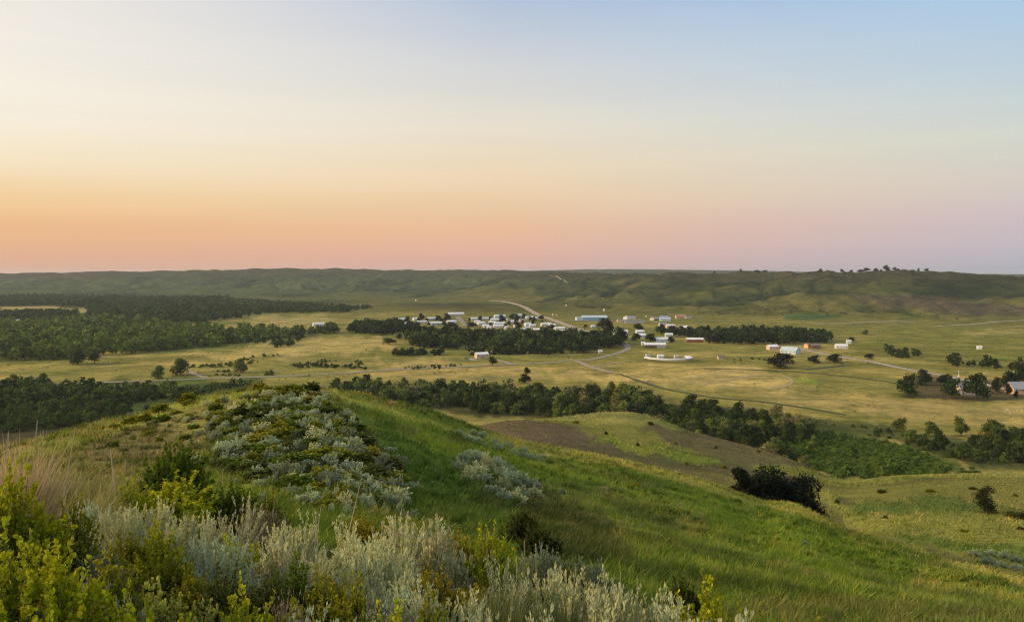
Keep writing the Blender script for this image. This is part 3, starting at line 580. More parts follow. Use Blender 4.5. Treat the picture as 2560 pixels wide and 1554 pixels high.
WOODS = [ # (outline, spacing, height range, palette, label, group, bushy share)
 ([(0,782),(150,778),(240,770),(330,785),(480,796),(600,803),(700,806),(815,797),(815,802),(760,806),(660,820),(520,833),(400,850),(200,863),(-60,869),(-60,790)], 10.5, (8,17), ('light','mid','light','light','mid'), 'leafy tree in the wide wood across the valley', 'trees of the wide wood', 0),
 ([(-60,728),(170,722),(330,726),(560,726),(700,737),(850,745),(840,752),(700,752),(640,755),(560,768),(450,778),(330,778),(235,772),(225,752),(230,738),(120,733),(-60,738)], 15, (9,15), ('far','mid','dark'), 'distant tree in the upper wood', 'trees of the upper wood', 0),
 ([(-60,758),(100,754),(180,758),(260,770),(230,774),(100,771),(-60,776)], 12, (9,14), ('far','dark'), 'distant tree in the narrow strip of wood', 'trees of the narrow wood strip', 0),
 ([(-60,716),(150,712),(300,718),(560,719),(560,724),(300,725),(-60,727)], 22, (10,15), ('far',), 'tree in the farthest line of wood', 'trees of the farthest wood', 0),
 ([(600,742),(700,745),(850,741),(900,738),(910,742),(850,747),(700,754),(590,752)], 17, (7,12), ('far',), 'tree in the line below the far slopes', 'trees below the far slopes', 0),
 ([(540,812),(640,812),(730,820),(710,835),(680,838),(650,828),(560,828)], 11, (5,9), ('dark','mid'), 'tree in the tail of the wide wood', 'trees at the tail of the wide wood', .3),
 ([(-40,935),(130,920),(260,935),(400,940),(480,945),(600,932),(640,938),(560,962),(420,985),(280,1010),(160,1035),(-40,1050)], 6.6, (4.5,9.5), ('dark','dark','mid','mid'), 'dark bushy tree in the river thicket behind the tan knoll', 'trees of the thicket behind the knoll', .35),
 ([(800,935),(860,915),(1000,935),(1150,940),(1300,945),(1450,950),(1600,965),(1750,985),(1880,1012),(1960,1055),(1975,1140),(1850,1120),(1750,1075),(1650,1050),(1500,1030),(1300,1012),(1000,992),(900,972)], 6.8, (5,10.5), ('dark','mid','dark','light','grey'), 'bushy tree in the river belt below the bare brown knoll', 'trees of the river belt', .25),
 ([(1900,1005),(2150,1040),(2280,1058),(2330,1098),(2250,1090),(2000,1035)], 7, (2,4.5), ('dark','mid'), 'low bush along the upper bank of the green thicket', 'bushes on the thicket bank', 1),
 ([(2150,1062),(2300,1058),(2500,1050),(2500,1115),(2350,1112),(2240,1078)], 5.6, (3,8), ('mid','mid','dark'), 'bush in the brush beyond the green thicket', 'bushes beyond the green thicket', .6),
 ([(1900,1148),(2000,1150),(2180,1155),(2290,1152),(2300,1130),(2200,1128),(2000,1120),(1930,1110)], 6.5, (3.5,7), ('mid','dark','willow'), 'tree at the foot of the green thicket', 'trees at the foot of the green thicket', .5),
 ([(1900,1048),(1990,1040),(2130,1072),(2250,1106),(2200,1140),(2000,1135)], 17, (2.8,5), ('mid','willow','dark'), 'taller shrub standing out of the green thicket', 'shrubs standing out of the green thicket', 1),
 ([(858,788),(950,785),(1000,800),(940,806),(848,802)], 10, (9,15), ('blackgreen','dark'), 'dark tree in the clump at the village end', 'trees of the clump at the village end', 0),
 ([(985,812),(1100,806),(1250,812),(1400,820),(1480,820),(1490,832),(1380,850),(1270,848),(1130,846),(1010,832)], 9.5, (9,15), ('dark','mid','blackgreen','dark'), 'dark tree in the belt in front of the village', 'trees of the village belt', 0),
 ([(942,858),(980,852),(1130,850),(1370,848),(1370,853),(1130,857),(950,860)], 5.5, (5,8.5), ('blackgreen','dark'), 'dark shrubby tree in the hedge along the straw field', 'trees of the hedge below the village', .4),
 ([(1570,795),(1640,800),(1690,803),(1650,812),(1600,808)], 11, (8,12), ('blackgreen',), 'dark tree among the houses past the road bend', 'trees among the houses past the bend', 0),
 ([(1700,806),(1800,806),(1920,810),(1985,812),(1995,822),(1900,829),(1760,830),(1690,826)], 11, (10,15), ('blackgreen','blackgreen','dark'), 'dark tree in the grove beyond the red-walled house', 'trees of the dark grove beyond the red house', 0),
 ([(2120,842),(2200,852),(2260,866),(2215,868),(2140,858)], 10, (6,10), ('blackgreen','dark'), 'dark tree in the row past the fields', 'trees of the row past the fields', .2),
 ([(2225,864),(2300,872),(2380,878),(2500,884),(2500,896),(2380,888),(2290,878)], 11, (6,12), ('dark','blackgreen'), 'dark tree in the long row behind the straight road', 'trees of the row behind the straight road', .2),
 ([(700,878),(760,868),(860,868),(905,884),(890,890),(860,882),(740,882)], 5.5, (2.5,5), ('dark',), 'low dark bush in the straw field', 'bushes scattered in the straw field', 1),
 ([(985,880),(1060,872),(1110,870),(1080,880),(1000,888)], 6.5, (2,4.2), ('dark',), 'low bush on the meadow above the valley road', 'bushes on the meadow', 1),
 ([(480,880),(560,872),(640,858),(700,852),(620,866),(560,884)], 6.5, (2.5,5.5), ('dark','mid'), 'low bush on the slope near the lone cottonwood', 'bushes near the lone cottonwood', 1),
 ([(495,900),(560,893),(670,898),(650,903),(540,905)], 5.5, (2.5,5.5), ('dark','mid'), 'bush along the upper edge of the valley road', 'bushes along the valley road', 1),
 ([(1690,862),(1760,850),(1850,862),(1840,872),(1740,868)], 16, (2,4), ('blackgreen',), 'dark bush on the field near the tan cottage', 'bushes near the tan cottage', 1),
]
cand = []
for wi, (poly, spc, (h0, h1), pal, lab, grp, bs) in enumerate(WOODS):
    X, Y = scatter(fill(poly), spc, seed=50 + wi); g = np.random.default_rng(70 + wi); Z = ground(X, Y)
    patch = fbm(X / (spc * 5.5), Y / (spc * 5.5), 90 + wi, 3)
    keep = patch > (.46 if lab.startswith(('low dark bush in', 'low bush on', 'bush along')) else .2 if 'green thicket' in lab else .36 if spc < 9 else .3); 
    for x, y, z, pt in zip(X[keep], Y[keep], Z[keep], patch[keep]):
        k = pal[int(np.clip((pt - .3) / .4 + g.uniform(-.42, .42), 0, .999) * len(pal))]; h = h0 + (h1 * 1.18 - h0) * g.random() ** 1.35; b = g.random() < bs
        cand.append((h / y * (1.25 if y < 520 else 1), x, y, z, h * (.62 if b else 1), k, lab, grp, b))
cand = [c for c in cand if abs(c[1] / c[2]) < .70]
# what the near hills hide stays out
def seen(x, y, z):
    t = np.linspace(.02, .97, 60); return bool(np.all(ground(x * t, y * t) < HC + (z - HC) * t + .3))
big = sorted([c for c in cand if abs(c[1] / c[2]) < .66], key=lambda c: -c[0]); single = set(); nt_, nb_ = 0, 0
for i, c in enumerate(big):
    lim = 225 if not c[8] else 110
    if (nb_ if c[8] else nt_) >= lim or not seen(c[1], c[2], c[3] + c[4]): continue
    if c[8]: nb_ += 1
    else: nt_ += 1
    single.add(id(c))
rest = []
for c in cand:
    _, x, y, z, h, k, lab, grp, b = c
    if id(c) in single:
        g = np.random.default_rng(int(x * 13 + y * 7) & 0xffff)
        if b: plant('bush', BUSH[g.integers(4)], (x, y, z - .2), h * 1.1, h * g.uniform(.9, 1.3), crown_tint(k), lab.replace('tree', 'bush'), 'bush', grp.replace('trees', 'bushes'), ('foliage', 'stem'))
        else: plant('tree', TREE[g.integers(6)], (x, y, z - .2), h, h * g.uniform(.7, 1.2), crown_tint(k), lab, 'tree', grp)
    else: rest.append(c)
def merged(name, items, label):
    VS, FS, CS, n = [], [], [], 0
    for i, (_, x, y, z, h, k, lab, grp, b) in enumerate(items):
        g = np.random.default_rng(i * 31 + 5); v, f, c = LOW[5 + i % 3 if b else i % 5]; th = g.uniform(0, 6.28); w = h * (g.uniform(.95, 1.35) if b else g.uniform(.8, 1.15))
        vv = np.stack([(v[:, 0]*math.cos(th) - v[:, 1]*math.sin(th))*w + x, (v[:, 0]*math.sin(th) + v[:, 1]*math.cos(th))*w + y, v[:, 2]*h + z - .2], 1)
        VS.append(vv); FS.append(f + n); n += len(v); t = np.array(crown_tint(k)) * g.uniform(.8, 1.22); CS.append(c * t)
    o = link(name, mesh_np(name, np.concatenate(VS), np.concatenate(FS), M['wood_leaf'], np.concatenate(CS), colname='Tint')); tag(o, label, kind='stuff')
merged('woodland', [c for c in rest if not c[8]], 'massed woods filling the valley floor around the village and river')
merged('undergrowth', [c for c in rest if c[8]], 'massed low brush among the valley woods')
# green thicket: one springy mass of willow growth
X, Y = scatter(fill([(1890,1042),(1990,1034),(2130,1066),(2260,1102),(2310,1132),(2200,1148),(2000,1148),(1930,1110)]), 3.2, seed=500); Z = ground(X, Y); g = np.random.default_rng(5)
hh = g.uniform(1.3, 2.6, len(X)) * (.7 + .8 * fbm(X / 14, Y / 14, 7, 3)); merged('thicket_growth', [(0, x, y, z, h, 'willow', '', '', True) for x, y, z, h in zip(X, Y, Z, hh)], 'bright green willow thicket in the river bottom')
# scrub in the draws of the far hills and dotted over the open valley
def dots(n, r0, r1, seed, hill):
    g = np.random.default_rng(seed); r = r0 * (r1 / r0) ** g.random(n); a = R(-35) + R(71) * g.random(n); x = r*np.sin(a); y = r*np.cos(a)
    if hill:
        i, _ = aidx(a); j = np.clip(np.searchsorted(RR, r), 0, NR - 1); k = (GULLY[i, j] < -.42 - .3*g.random(n)) & (hillw[i, j] > .12)
    else: k = fbm(x / 60, y / 45, 77, 4) > .53 + .12 * g.random(n)
    x, y = x[k], y[k]; return x, y, ground(x, y), g
def scrub(name, sets, label):
    VS, FS, CS, n = [], [], [], 0
    for x, y, z, h, cols in sets:
        for i in range(len(x)):
            v, f, c = LOW[5 + i % 3]; m = 36; o_ = (i * 7 % 30) * 4; v, c = v[o_:o_ + 4*m], c[o_:o_ + 4*m]
            VS.append(v * np.array([h[i]*1.25, h[i]*1.25, h[i]]) * np.array([1.3, 1.3, 1]) + np.array([x[i], y[i], z[i] - .2])); FS.append(np.arange(4*m).reshape(-1, 4) + n); n += 4*m; CS.append(c * cols[i % len(cols)])
    o = link(name, mesh_np(name, np.concatenate(VS), np.concatenate(FS), M['wood_leaf'], np.concatenate(CS), colname='Tint')); tag(o, label, kind='stuff')
dk = [np.array(crown_tint(k)) for k in ('dark', 'far', 'blackgreen', 'dark')]; md = [np.array(crown_tint(k)) for k in ('dark', 'mid', 'far', 'mid')]
x, y, z, g = dots(9000, 1750, 5000, 901, True); hs_ = g.uniform(2.2, 5.5, len(x)) * (1 + .3 * (y > 3000))
x2, y2, z2, g = dots(5200, 430, 2200, 902, False); h2 = g.uniform(.7, 2.0, len(x2)) * (.6 + y2 / 2200); ok = np.array([inpoly(np.array([1280 + F*a_/b_]), np.array([Y0 + F*(HC - c_)/b_]), [(-100,700),(2600,700),(2600,1090),(2200,1040),(1500,925),(700,915),(-100,930)])[0] for a_, b_, c_ in zip(x2, y2, z2)])
scrub('hillside_scrub', [(x, y, z, hs_, dk)], 'dark scrub filling the draws of the far hills'); scrub('field_scrub', [(x2[ok], y2[ok], z2[ok], h2[ok], md)], 'low scrub dotted over the valley grassland')
print('TREES', nt_, nb_, len(rest), len(X))
# ------------------------------------------------------------------ brush on the near hill
def lump(g, d):
    k = rdir(g, 7); a = g.uniform(-.5, 1, 7); return 1 + .22 * (np.maximum(d @ k.T, 0) ** 3 @ a)
def sage_mesh(seed, nsp, nlf, ll, lw, stem_r=.006, up=.45):
    g = np.random.default_rng(seed); nc = 15; i_ = np.arange(nc); czc = (i_ + .4) / nc; thc = i_ * 2.39996 + g.uniform(-.4, .4, nc); szc = np.sqrt(1 - czc**2)
    dc = np.stack([szc*np.cos(thc), szc*np.sin(thc), czc], 1); Lc = lump(g, dc) * g.uniform(.72, 1.05, nc); q = g.integers(0, nc, nsp)
    d = dc[q] + g.normal(0, .2, (nsp, 3)); dist = np.linalg.norm(d - dc[q], axis=1); d = unit(d); d[:, 2] = np.abs(d[:, 2]); L = Lc[q] * (1.06 - .55*dist**2) * g.uniform(.85, 1.05, nsp)
    tip = np.stack([d[:, 0]*.5*L, d[:, 1]*.5*L, .10 + .88*d[:, 2]*L], 1); base = np.stack([g.normal(0, .05, nsp), g.normal(0, .05, nsp), np.full(nsp, -.12)], 1)
    cp = np.stack([dc[:, 0]*.5*Lc, dc[:, 1]*.5*Lc, .10 + .88*dc[:, 2]*Lc], 1)[q]
    mid = base*.42 + cp*np.array([.66, .66, .52]) + g.normal(0, .02, (nsp, 3))
    k = np.repeat(np.arange(nsp), nlf); t = 1 - (g.uniform(0, 1, nsp*nlf) ** 1.2) * .62; p = bez(base[k], mid[k], tip[k], t[:, None])
    tg = unit(2*(1-t[:, None])*(mid[k]-base[k]) + 2*t[:, None]*(tip[k]-mid[k])); dd = unit(tg + np.array([0, 0, up]) + rdir(g, len(k))*.62); s = unit(np.cross(dd, rdir(g, len(k))))
    p = p + rdir(g, len(k)) * ll * .22
    v, f = leaf_quads(p, dd, s, ll*g.uniform(.6, 1.25, len(k)), lw*g.uniform(.7, 1.3, len(k)))
    st = g.uniform(.82, 1.15, nsp); c = st[k]*g.uniform(.8, 1.2, len(k)); warm = g.uniform(.94, 1.08, nsp)[k]
    col = np.repeat(np.stack([c*warm, c, c/warm], 1), 4, 0)
    leaf = mesh_np('foliage', v, f, M['sage'], col, colname='Tint')
    ts = np.linspace(0, 1, 5); P_ = [bez(base, mid, tip, t) for t in ts]
    P0 = np.concatenate(P_[:-1]); P1 = np.concatenate(P_[1:]); r0 = np.concatenate([np.full(nsp, stem_r*(1.15-t)) for t in ts[:-1]]); r1 = np.concatenate([np.full(nsp, stem_r*(1.15-t)) for t in ts[1:]])
    v, f = tubes3(P0, P1, r0, r1); return leaf, mesh_np('stem', v, f, M['stem'])
def shrub_mesh(seed, nsp, nlf, ll, stem_r=.006, young=(1.7, 1.5, .9)):
    g = np.random.default_rng(seed); nc = 17; i_ = np.arange(nc); czc = (i_ + .3) / nc; thc = i_ * 2.39996 + g.uniform(-.5, .5, nc); szc = np.sqrt(1 - czc**2)
    dc = np.stack([szc*np.cos(thc), szc*np.sin(thc), czc], 1); Lc = lump(g, dc) * g.uniform(.74, 1.06, nc); q = g.integers(0, nc, nsp)
    d = dc[q] + g.normal(0, .26, (nsp, 3)); dist = np.linalg.norm(d - dc[q], axis=1); d = unit(d); d[:, 2] = np.abs(d[:, 2]); L = Lc[q] * (1.05 - .35*dist**2) * g.uniform(.72, 1.06, nsp)
    tip = np.stack([d[:, 0]*.5*L, d[:, 1]*.5*L, .12 + .86*d[:, 2]*L], 1); base = np.stack([g.normal(0, .07, nsp), g.normal(0, .07, nsp), np.full(nsp, -.12)], 1)
    cp = np.stack([dc[:, 0]*.5*Lc, dc[:, 1]*.5*Lc, .12 + .86*dc[:, 2]*Lc], 1)[q]; mid = base*.4 + cp*.56 + np.array([0, 0, .03]) + g.normal(0, .045, (nsp, 3))
    k = np.repeat(np.arange(nsp), nlf); t = 1 - g.uniform(0, 1, nsp*nlf) ** 1.15 * .55; p = bez(base[k], mid[k], tip[k], t[:, None])
    tg = unit(2*(1-t[:, None])*(mid[k]-base[k]) + 2*t[:, None]*(tip[k]-mid[k])); dd = unit(tg*.6 + np.array([0, 0, .3]) + rdir(g, len(k))*.95); s = unit(np.cross(dd, rdir(g, len(k))*.6 + np.array([0, 0, .5])))
    v, f = leaf_round(p, dd, s, ll*g.uniform(.55, 1.25, len(k)), ll*g.uniform(.6, .95, len(k)))
    y = np.clip((t - .8) / .2, 0, 1) * g.uniform(.2, 1, nsp)[k]; c = g.uniform(.75, 1.25, len(k)); col = np.stack([c*(1+(young[0]-1)*y), c*(1+(young[1]-1)*y), c*(1+(young[2]-1)*y)], 1)
    leaf = mesh_np('foliage', v, f, M['shrub'], np.repeat(col, 6, 0), colname='Tint')
    ts = np.linspace(0, 1, 4); P_ = [bez(base, mid, tip, t) for t in ts]; P0 = np.concatenate(P_[:-1]); P1 = np.concatenate(P_[1:])
    r0 = np.concatenate([np.full(nsp, stem_r*(1.15-t)) for t in ts[:-1]]); r1 = np.concatenate([np.full(nsp, stem_r*(1.15-t)) for t in ts[1:]])
    v, f = tubes3(P0, P1, r0, r1); return leaf, mesh_np('stem', v, f, M['stem'])
SAGE = [sage_mesh(600+i, 320, 58, .046, .0155, .0035, .3) for i in range(4)]
TWIG = sage_mesh(620, 380, 16, .045, .012, .0050)                  # sparse, twiggy sage
SHRUB = [shrub_mesh(640+i, 430, 52, .033) for i in range(3)]
SAGEM = [sage_mesh(660+i, 100, 22, .105, .04, .008, .3) for i in range(4)]
SHRUBM = [shrub_mesh(670+i, 90, 12, .14, .012, (1.5, 1.4, .9)) for i in range(3)]
SAGEC = {'silver': (.54,.555,.285), 'teal': (.42,.485,.30), 'buff': (.50,.49,.27), 'twig': (.24,.22,.13), 'bright': (.57,.60,.33), 'dull': (.27,.31,.185)}
SHRC = {'lime': (.27,.30,.012), 'olive': (.175,.185,.015), 'green': (.10,.145,.014), 'dark': (.06,.075,.016), 'gold': (.23,.205,.016), 'sagegreen': (.26,.29,.07)}
nsh = 0
def near(kind, tint, px, ytop, wpx, Y, label, group='brush close to the viewpoint', hmin=.35, wide=1.0):
    global nsh; nsh += 1; g = np.random.default_rng(4000 + nsh); x, y, z = at(px, Y); ztop = HC - (ytop - Y0) / F * Y
    h = max(ztop - z, hmin) * (.93 if kind in ('sage', 'twig') else 1.0); w = max(wpx / F * Y * wide * 1.12, h * (.95 if kind == 'sage' else .85))
    if kind == 'sage': ms, cat, nm = SAGE[nsh % 4], 'sagebrush', 'sagebrush'
    elif kind == 'twig': ms, cat, nm = TWIG, 'sagebrush', 'sagebrush'
    else: ms, cat, nm = SHRUB[nsh % 3], 'shrub', 'shrub'
    t = (SAGEC if kind in ('sage', 'twig') else SHRC)[tint]; e = link(nm, None, None, (x, y, z - .03), (0, 0, g.uniform(0, 6.28)), (w, w*g.uniform(.9, 1.1), h*1.02)); e.empty_display_size = .3
    tag(e, label, cat, group); c = link('foliage', ms[0], e); q = g.uniform(.92, 1.08); c.color = (t[0]*q, t[1]*q, t[2]*q, 1); link('stem', ms[1], e); return e
for a in [
 ('shrub','lime',-70,1111,150,4.2,'tall yellow-green shrub in front of the straw grass tuft'),
 ('shrub','lime',60,1185,110,4.0,'lower yellow-green shrub leaning out from the tall one at the picture edge'),
 ('shrub','lime',70,1300,215,2.8,'broad lime-leaved shrub below the tall yellow-green one'),
 ('shrub','lime',40,1450,180,2.4,'bright green shrub in the lower corner'),
 ('shrub','olive',165,1270,110,4.2,'olive shrub between the lime shrub and the first pale sagebrush'),
 ('shrub','green',437,1085,150,10,'upright dark green shrub standing against the tan knoll'),
 ('shrub','lime',420,1178,250,8.6,'wide yellow-green shrub at the foot of the upright dark one'),
 ('shrub','lime',330,1205,130,8,'low yellow-green shrub beside the tall straw grass'),
 ('shrub','green',574,1196,160,9,'dark green shrub behind the row of pale sagebrush'),
 ('shrub','olive',655,1215,90,9,'olive shrub behind the dead brown sagebrush'),
 ('sage','silver',370,1246,150,6.5,'pale silver sagebrush starting the front row, by the yellow-green shrub'),
 ('sage','silver',463,1250,150,6.3,'pale silver sagebrush with tall spikes, second in the front row'),
 ('sage','buff',567,1248,150,6.1,'buff-tinged sagebrush, last of the front row before the brown one'),
 ('sage','teal',226,1244,75,6.5,'small blue-green sagebrush alone beside the tall grass'),
 ('sage','silver',285,1262,85,6,'small pale sagebrush left of the front row'),
 ('twig','twig',665,1222,105,7,'tall brown-stemmed sagebrush with bare twigs beneath'),
 ('sage','silver',735,1276,110,6.6,'grey sagebrush just past the brown-stemmed one'),
 ('sage','buff',704,1324,170,5,'wide buff sagebrush in the centre of the brush'),
 ('sage','teal',526,1330,165,4.6,'blue-green sagebrush in front of the pale front row'),
 ('sage','silver',800,1330,130,5.4,'grey sagebrush beneath the leaning dead stalk'),
 ('sage','silver',868,1316,130,5.6,'pale sagebrush at the foot of the leaning dead stalk'),
 ('shrub','olive',340,1300,150,4.9,'olive shrub growing up through the pale front row'),
 ('shrub','lime',385,1325,130,4.6,'yellow-tipped shrub in front of the spiky sagebrush'),
 ('shrub','olive',420,1365,140,4.1,'golden-olive shrub below the blue-green sagebrush'),
 ('shrub','lime',612,1315,60,5,'narrow yellow-green shrub between two sagebrushes'),
 ('twig','twig',285,1360,190,4,'grey-brown twiggy sagebrush with few leaves'),
 ('sage','dull',205,1335,100,4.2,'dull green sagebrush behind the twiggy one'),
 ('sage','teal',204,1462,125,3,'blue-green sagebrush low by the lime shrubs'),
 ('sage','dull',288,1458,90,3.1,'narrow dull sagebrush next to the low blue-green one'),
 ('twig','twig',150,1480,150,2.7,'dark bare twigs of a dying sagebrush at the bottom edge'),
 ('shrub','sagegreen',430,1428,210,3.1,'grey-green leafy shrub with yellow tips at the bottom edge'),
 ('shrub','lime',590,1500,230,2.9,'lime shrub along the bottom edge below the dark hollow'),
 ('shrub','olive',700,1508,170,2.9,'olive shrub along the bottom edge beside the lime one'),
 ('shrub','dark',660,1400,160,3.9,'dark green shrub in the hollow between sagebrushes'),
 ('shrub','dark',580,1430,120,3.7,'shaded brown-green shrub under the blue-green sagebrush'),
 ('shrub','olive',815,1408,160,4,'olive shrub below the pale sagebrush with the dead stalk'),
 ('sage','bright',845,1512,130,3,'bright sagebrush cut by the bottom edge'),
 ('twig','twig',740,1440,150,3.5,'tangle of brown twigs below the olive shrub'),
 ('sage','buff',1030,1270,150,6.6,'largest buff sagebrush with dense upright spikes'),
 ('sage','buff',1110,1285,120,6.4,'buff sagebrush leaning against the largest one'),
 ('sage','silver',960,1300,110,6.1,'grey sagebrush on the near side of the largest buff one'),
 ('sage','silver',972,1350,115,5.2,'silver sagebrush below the largest buff one'),
 ('sage','bright',925,1330,100,5.4,'bright feathery sagebrush next to the thin dead twig'),
 ('sage','silver',1000,1390,110,4.8,'silver sagebrush above the golden shrubs'),
 ('sage','dull',907,1408,125,4.4,'dull sagebrush beside the golden shrubs'),
 ('sage','teal',1042,1430,95,4,'blue-green spiky sagebrush below the golden shrubs'),
 ('sage','silver',1108,1446,112,3.9,'silver sagebrush in the middle of the lower row'),
 ('sage','teal',1186,1476,105,3.7,'blue-green sagebrush ending the lower row'),
 ('sage','dull',955,1450,150,3.7,'broad dull sagebrush at the bottom of the brush'),
 ('twig','twig',1010,1490,130,3.4,'bare brown twigs beneath the lower row of sagebrush'),
 ('shrub','gold',1063,1402,130,4.6,'golden-olive shrub between the silver and blue-green sagebrush'),
 ('shrub','gold',1169,1420,110,4.6,'golden-olive shrub beside the coarse grass tuft'),
 ('shrub','lime',1206,1336,66,6.5,'small yellow-green shrub above the dark hollow of the slope'),
 ('shrub','gold',905,1266,110,7.6,'golden shrub behind the pale sagebrush'),
 ('shrub','gold',1160,1300,80,7.4,'golden shrub peeping over the largest buff sagebrush'),
 ('sage','silver',1313,1410,95,5,'silver sagebrush on the slope edge past the coarse grass'),
 ('sage','dull',1251,1412,86,5,'dull sagebrush behind the coarse grass tuft'),
 ('sage','silver',1378,1421,110,5,'pale sagebrush in the middle of the slope edge'),
 ('sage','silver',1448,1418,108,5.2,'pale sagebrush on the slope edge by the grassy gap'),
 ('sage','bright',1375,1502,120,3.7,'bright whitish-green sagebrush at the bottom edge'),
 ('sage','silver',1300,1520,90,3.5,'pale sagebrush beside the bright whitish-green one'),
 ('sage','silver',1539,1458,130,4.9,'broad pale sagebrush near the end of the slope edge'),
 ('sage','silver',1610,1468,100,4.9,'pale sagebrush next to last on the slope edge'),
 ('sage','dull',1664,1520,90,4.4,'dull sagebrush ending the slope edge'),
 ('sage','silver',1470,1505,100,4.1,'low pale sagebrush below the grassy gap'),
 ('sage','dull',1346,1350,86,9,'dull blue sagebrush down the slope behind the pale ones'),
 ('sage','dull',1415,1376,62,9,'small dull sagebrush down the slope'),
 ('sage','dull',1498,1384,70,9,'round dull sagebrush farthest down the slope'),
 ('shrub','dark',1313,1262,95,16,'dark shrub in the hollow of the green slope'),
 ('shrub','dark',1352,1300,120,14,'dark brown-green shrub beside the hollow of the green slope'),
 ('shrub','dark',1250,1380,110,8,'dark shrub behind the dull sagebrush and coarse grass'),
 ('shrub','dark',1420,1405,120,7.2,'dark low shrub behind the pale slope-edge sagebrush'),
 ('shrub','dark',1717,1422,78,9,'dark shrub standing alone on the lower slope'),
 ('shrub','lime',1774,1470,100,4.8,'yellow-green shrub at the bottom edge of the slope'),
 ('shrub','lime',1861,1505,84,4.8,'smaller yellow-green shrub at the bottom edge of the slope'),
 ('shrub','lime',2010,1532,52,6,'tiny yellow-green shrub farthest along the bottom edge'),
 ('sage','bright',1722,1513,75,4.3,'bright sagebrush under the yellow-green shrub'),
 ('sage','bright',1852,1536,66,4,'little bright sagebrush under the smaller yellow-green shrub'),
  ('shrub','lime',150,1345,120,3.3,'lime-leaved shrub between the broad lime shrub and the twiggy sagebrush'),
 ('shrub','olive',250,1410,130,3.2,'olive shrub in front of the grey-brown twiggy sagebrush'),
 ('shrub','lime',330,1470,150,2.8,'bright lime shrub low between the blue-green sagebrush and the grey-green shrub'),
 ('shrub','olive',495,1395,110,3.9,'olive shrub below the blue-green sagebrush of the front'),
 ('shrub','green',745,1395,110,4.2,'green shrub in front of the wide buff sagebrush'),
 ('shrub','olive',880,1440,110,3.7,'olive shrub before the dull sagebrush at the bottom'),
 ('shrub','lime',965,1500,130,3.0,'lime shrub at the bottom edge under the broad dull sagebrush'),
 ('shrub','olive',1080,1500,110,3.3,'olive shrub at the bottom edge below the lower sagebrush row'),
 ('shrub','olive',190,1225,100,6.6,'olive shrub at the feet of the green-straw bunchgrass'),
 ]: near(*a)

# knoll and slope brush: smaller in the picture, many of each
def knoll(kind, tint, px, py, wpx, hpx, label, group, rmin=9, rmax=110):
    global nsh; p = hit(px, py, rmin)
    if p is None or p[1] > rmax * 3: return
    nsh += 1; g = np.random.default_rng(5000 + nsh); m = p[1] / F; ms = SAGEM[nsh % 4] if kind == 'sage' else SHRUBM[nsh % 3]; t = (SAGEC if kind == 'sage' else SHRC)[tint]
    e = link('sagebrush' if kind == 'sage' else 'shrub', None, None, (p[0], p[1], p[2] - .04), (0, 0, g.uniform(0, 6.28)), (wpx*m, wpx*m*g.uniform(.85, 1.15), hpx*m)); e.empty_display_size = .3
    tag(e, label, 'sagebrush' if kind == 'sage' else 'shrub', group); c = link('foliage', ms[0], e); q = g.uniform(.88, 1.12); c.color = (t[0]*q, t[1]*q, t[2]*q, 1); link('stem', ms[1], e)
def pts_in(poly, n, seed, dmin):
    g = np.random.default_rng(seed); p = np.array(poly, float) * S; out = []
    for _ in range(n * 30):
        q = g.uniform(p.min(0), p.max(0)); d = dmin * (.55 + .75 * (q[1] - 960) / 300)
        if inpoly(np.array([q[0]]), np.array([q[1]]), poly)[0] and all((q[0]-o[0])**2 + ((q[1]-o[1])*1.6)**2 > d*d for o in out): out.append(q)
        if len(out) >= n: break
    return out
SP = [(505,1010),(560,980),(640,945),(760,958),(830,1000),(885,1050),(870,1080),(935,1110),(965,1200),(900,1215),(760,1225),(690,1190),(620,1165),(560,1120),(500,1060)]
g = np.random.default_rng(61)
for q in pts_in(SP, 84, 1, 35):
    s = .75 + .75 * (q[1] - 960) / 300; knoll('sage', ['silver', 'teal', 'teal', 'dull'][g.integers(4)], q[0], q[1] + 8, g.uniform(30, 68)*s, g.uniform(20, 36)*s, 'silvery sagebrush in the brush patch on the knoll', 'sagebrush of the knoll patch')
for q in pts_in(SP, 95, 2, 29):
    s = .75 + .75 * (q[1] - 960) / 300; knoll('shrub', ['dark', 'olive', 'green', 'olive'][g.integers(4)], q[0], q[1] + 8, g.uniform(46, 80)*s, g.uniform(18, 32)*s, 'low dark shrub among the sagebrush of the knoll patch', 'dark shrubs of the knoll patch')
for q in pts_in([(440,985),(560,950),(800,965),(960,1080),(1040,1200),(960,1260),(760,1250),(600,1200),(470,1130)], 46, 21, 60):
    s = .75 + .75 * (q[1] - 960) / 300; knoll('sage', ['silver', 'teal', 'dull'][g.integers(3)], q[0], q[1] + 6, g.uniform(20, 42)*s, g.uniform(14, 26)*s, 'small sagebrush straying from the knoll patch into the grass', 'stray sagebrush round the knoll patch')
for q in pts_in([(740,1160),(880,1140),(960,1190),(1000,1230),(840,1250),(740,1220)], 26, 22, 26): knoll('sage', 'teal', q[0], q[1] + 8, g.uniform(16, 30), g.uniform(30, 50), 'slender upright sagebrush at the foot of the knoll patch', 'upright sagebrush below the knoll patch')
for q in pts_in([(900,1000),(1300,1090),(1900,1230),(2400,1400),(2300,1480),(1700,1440),(1400,1330),(1100,1220)], 44, 23, 90): knoll('sage', 'dull', q[0], q[1], g.uniform(12, 26), g.uniform(7, 15), 'small dull sagebrush dotted over the green slope', 'sagebrush dotted over the green slope') if g.random() < .5 else knoll('shrub', ['green', 'olive', 'gold'][g.integers(3)], q[0], q[1], g.uniform(12, 30), g.uniform(6, 14), 'small leafy shrub dotted over the green slope', 'leafy shrubs on the green slope')
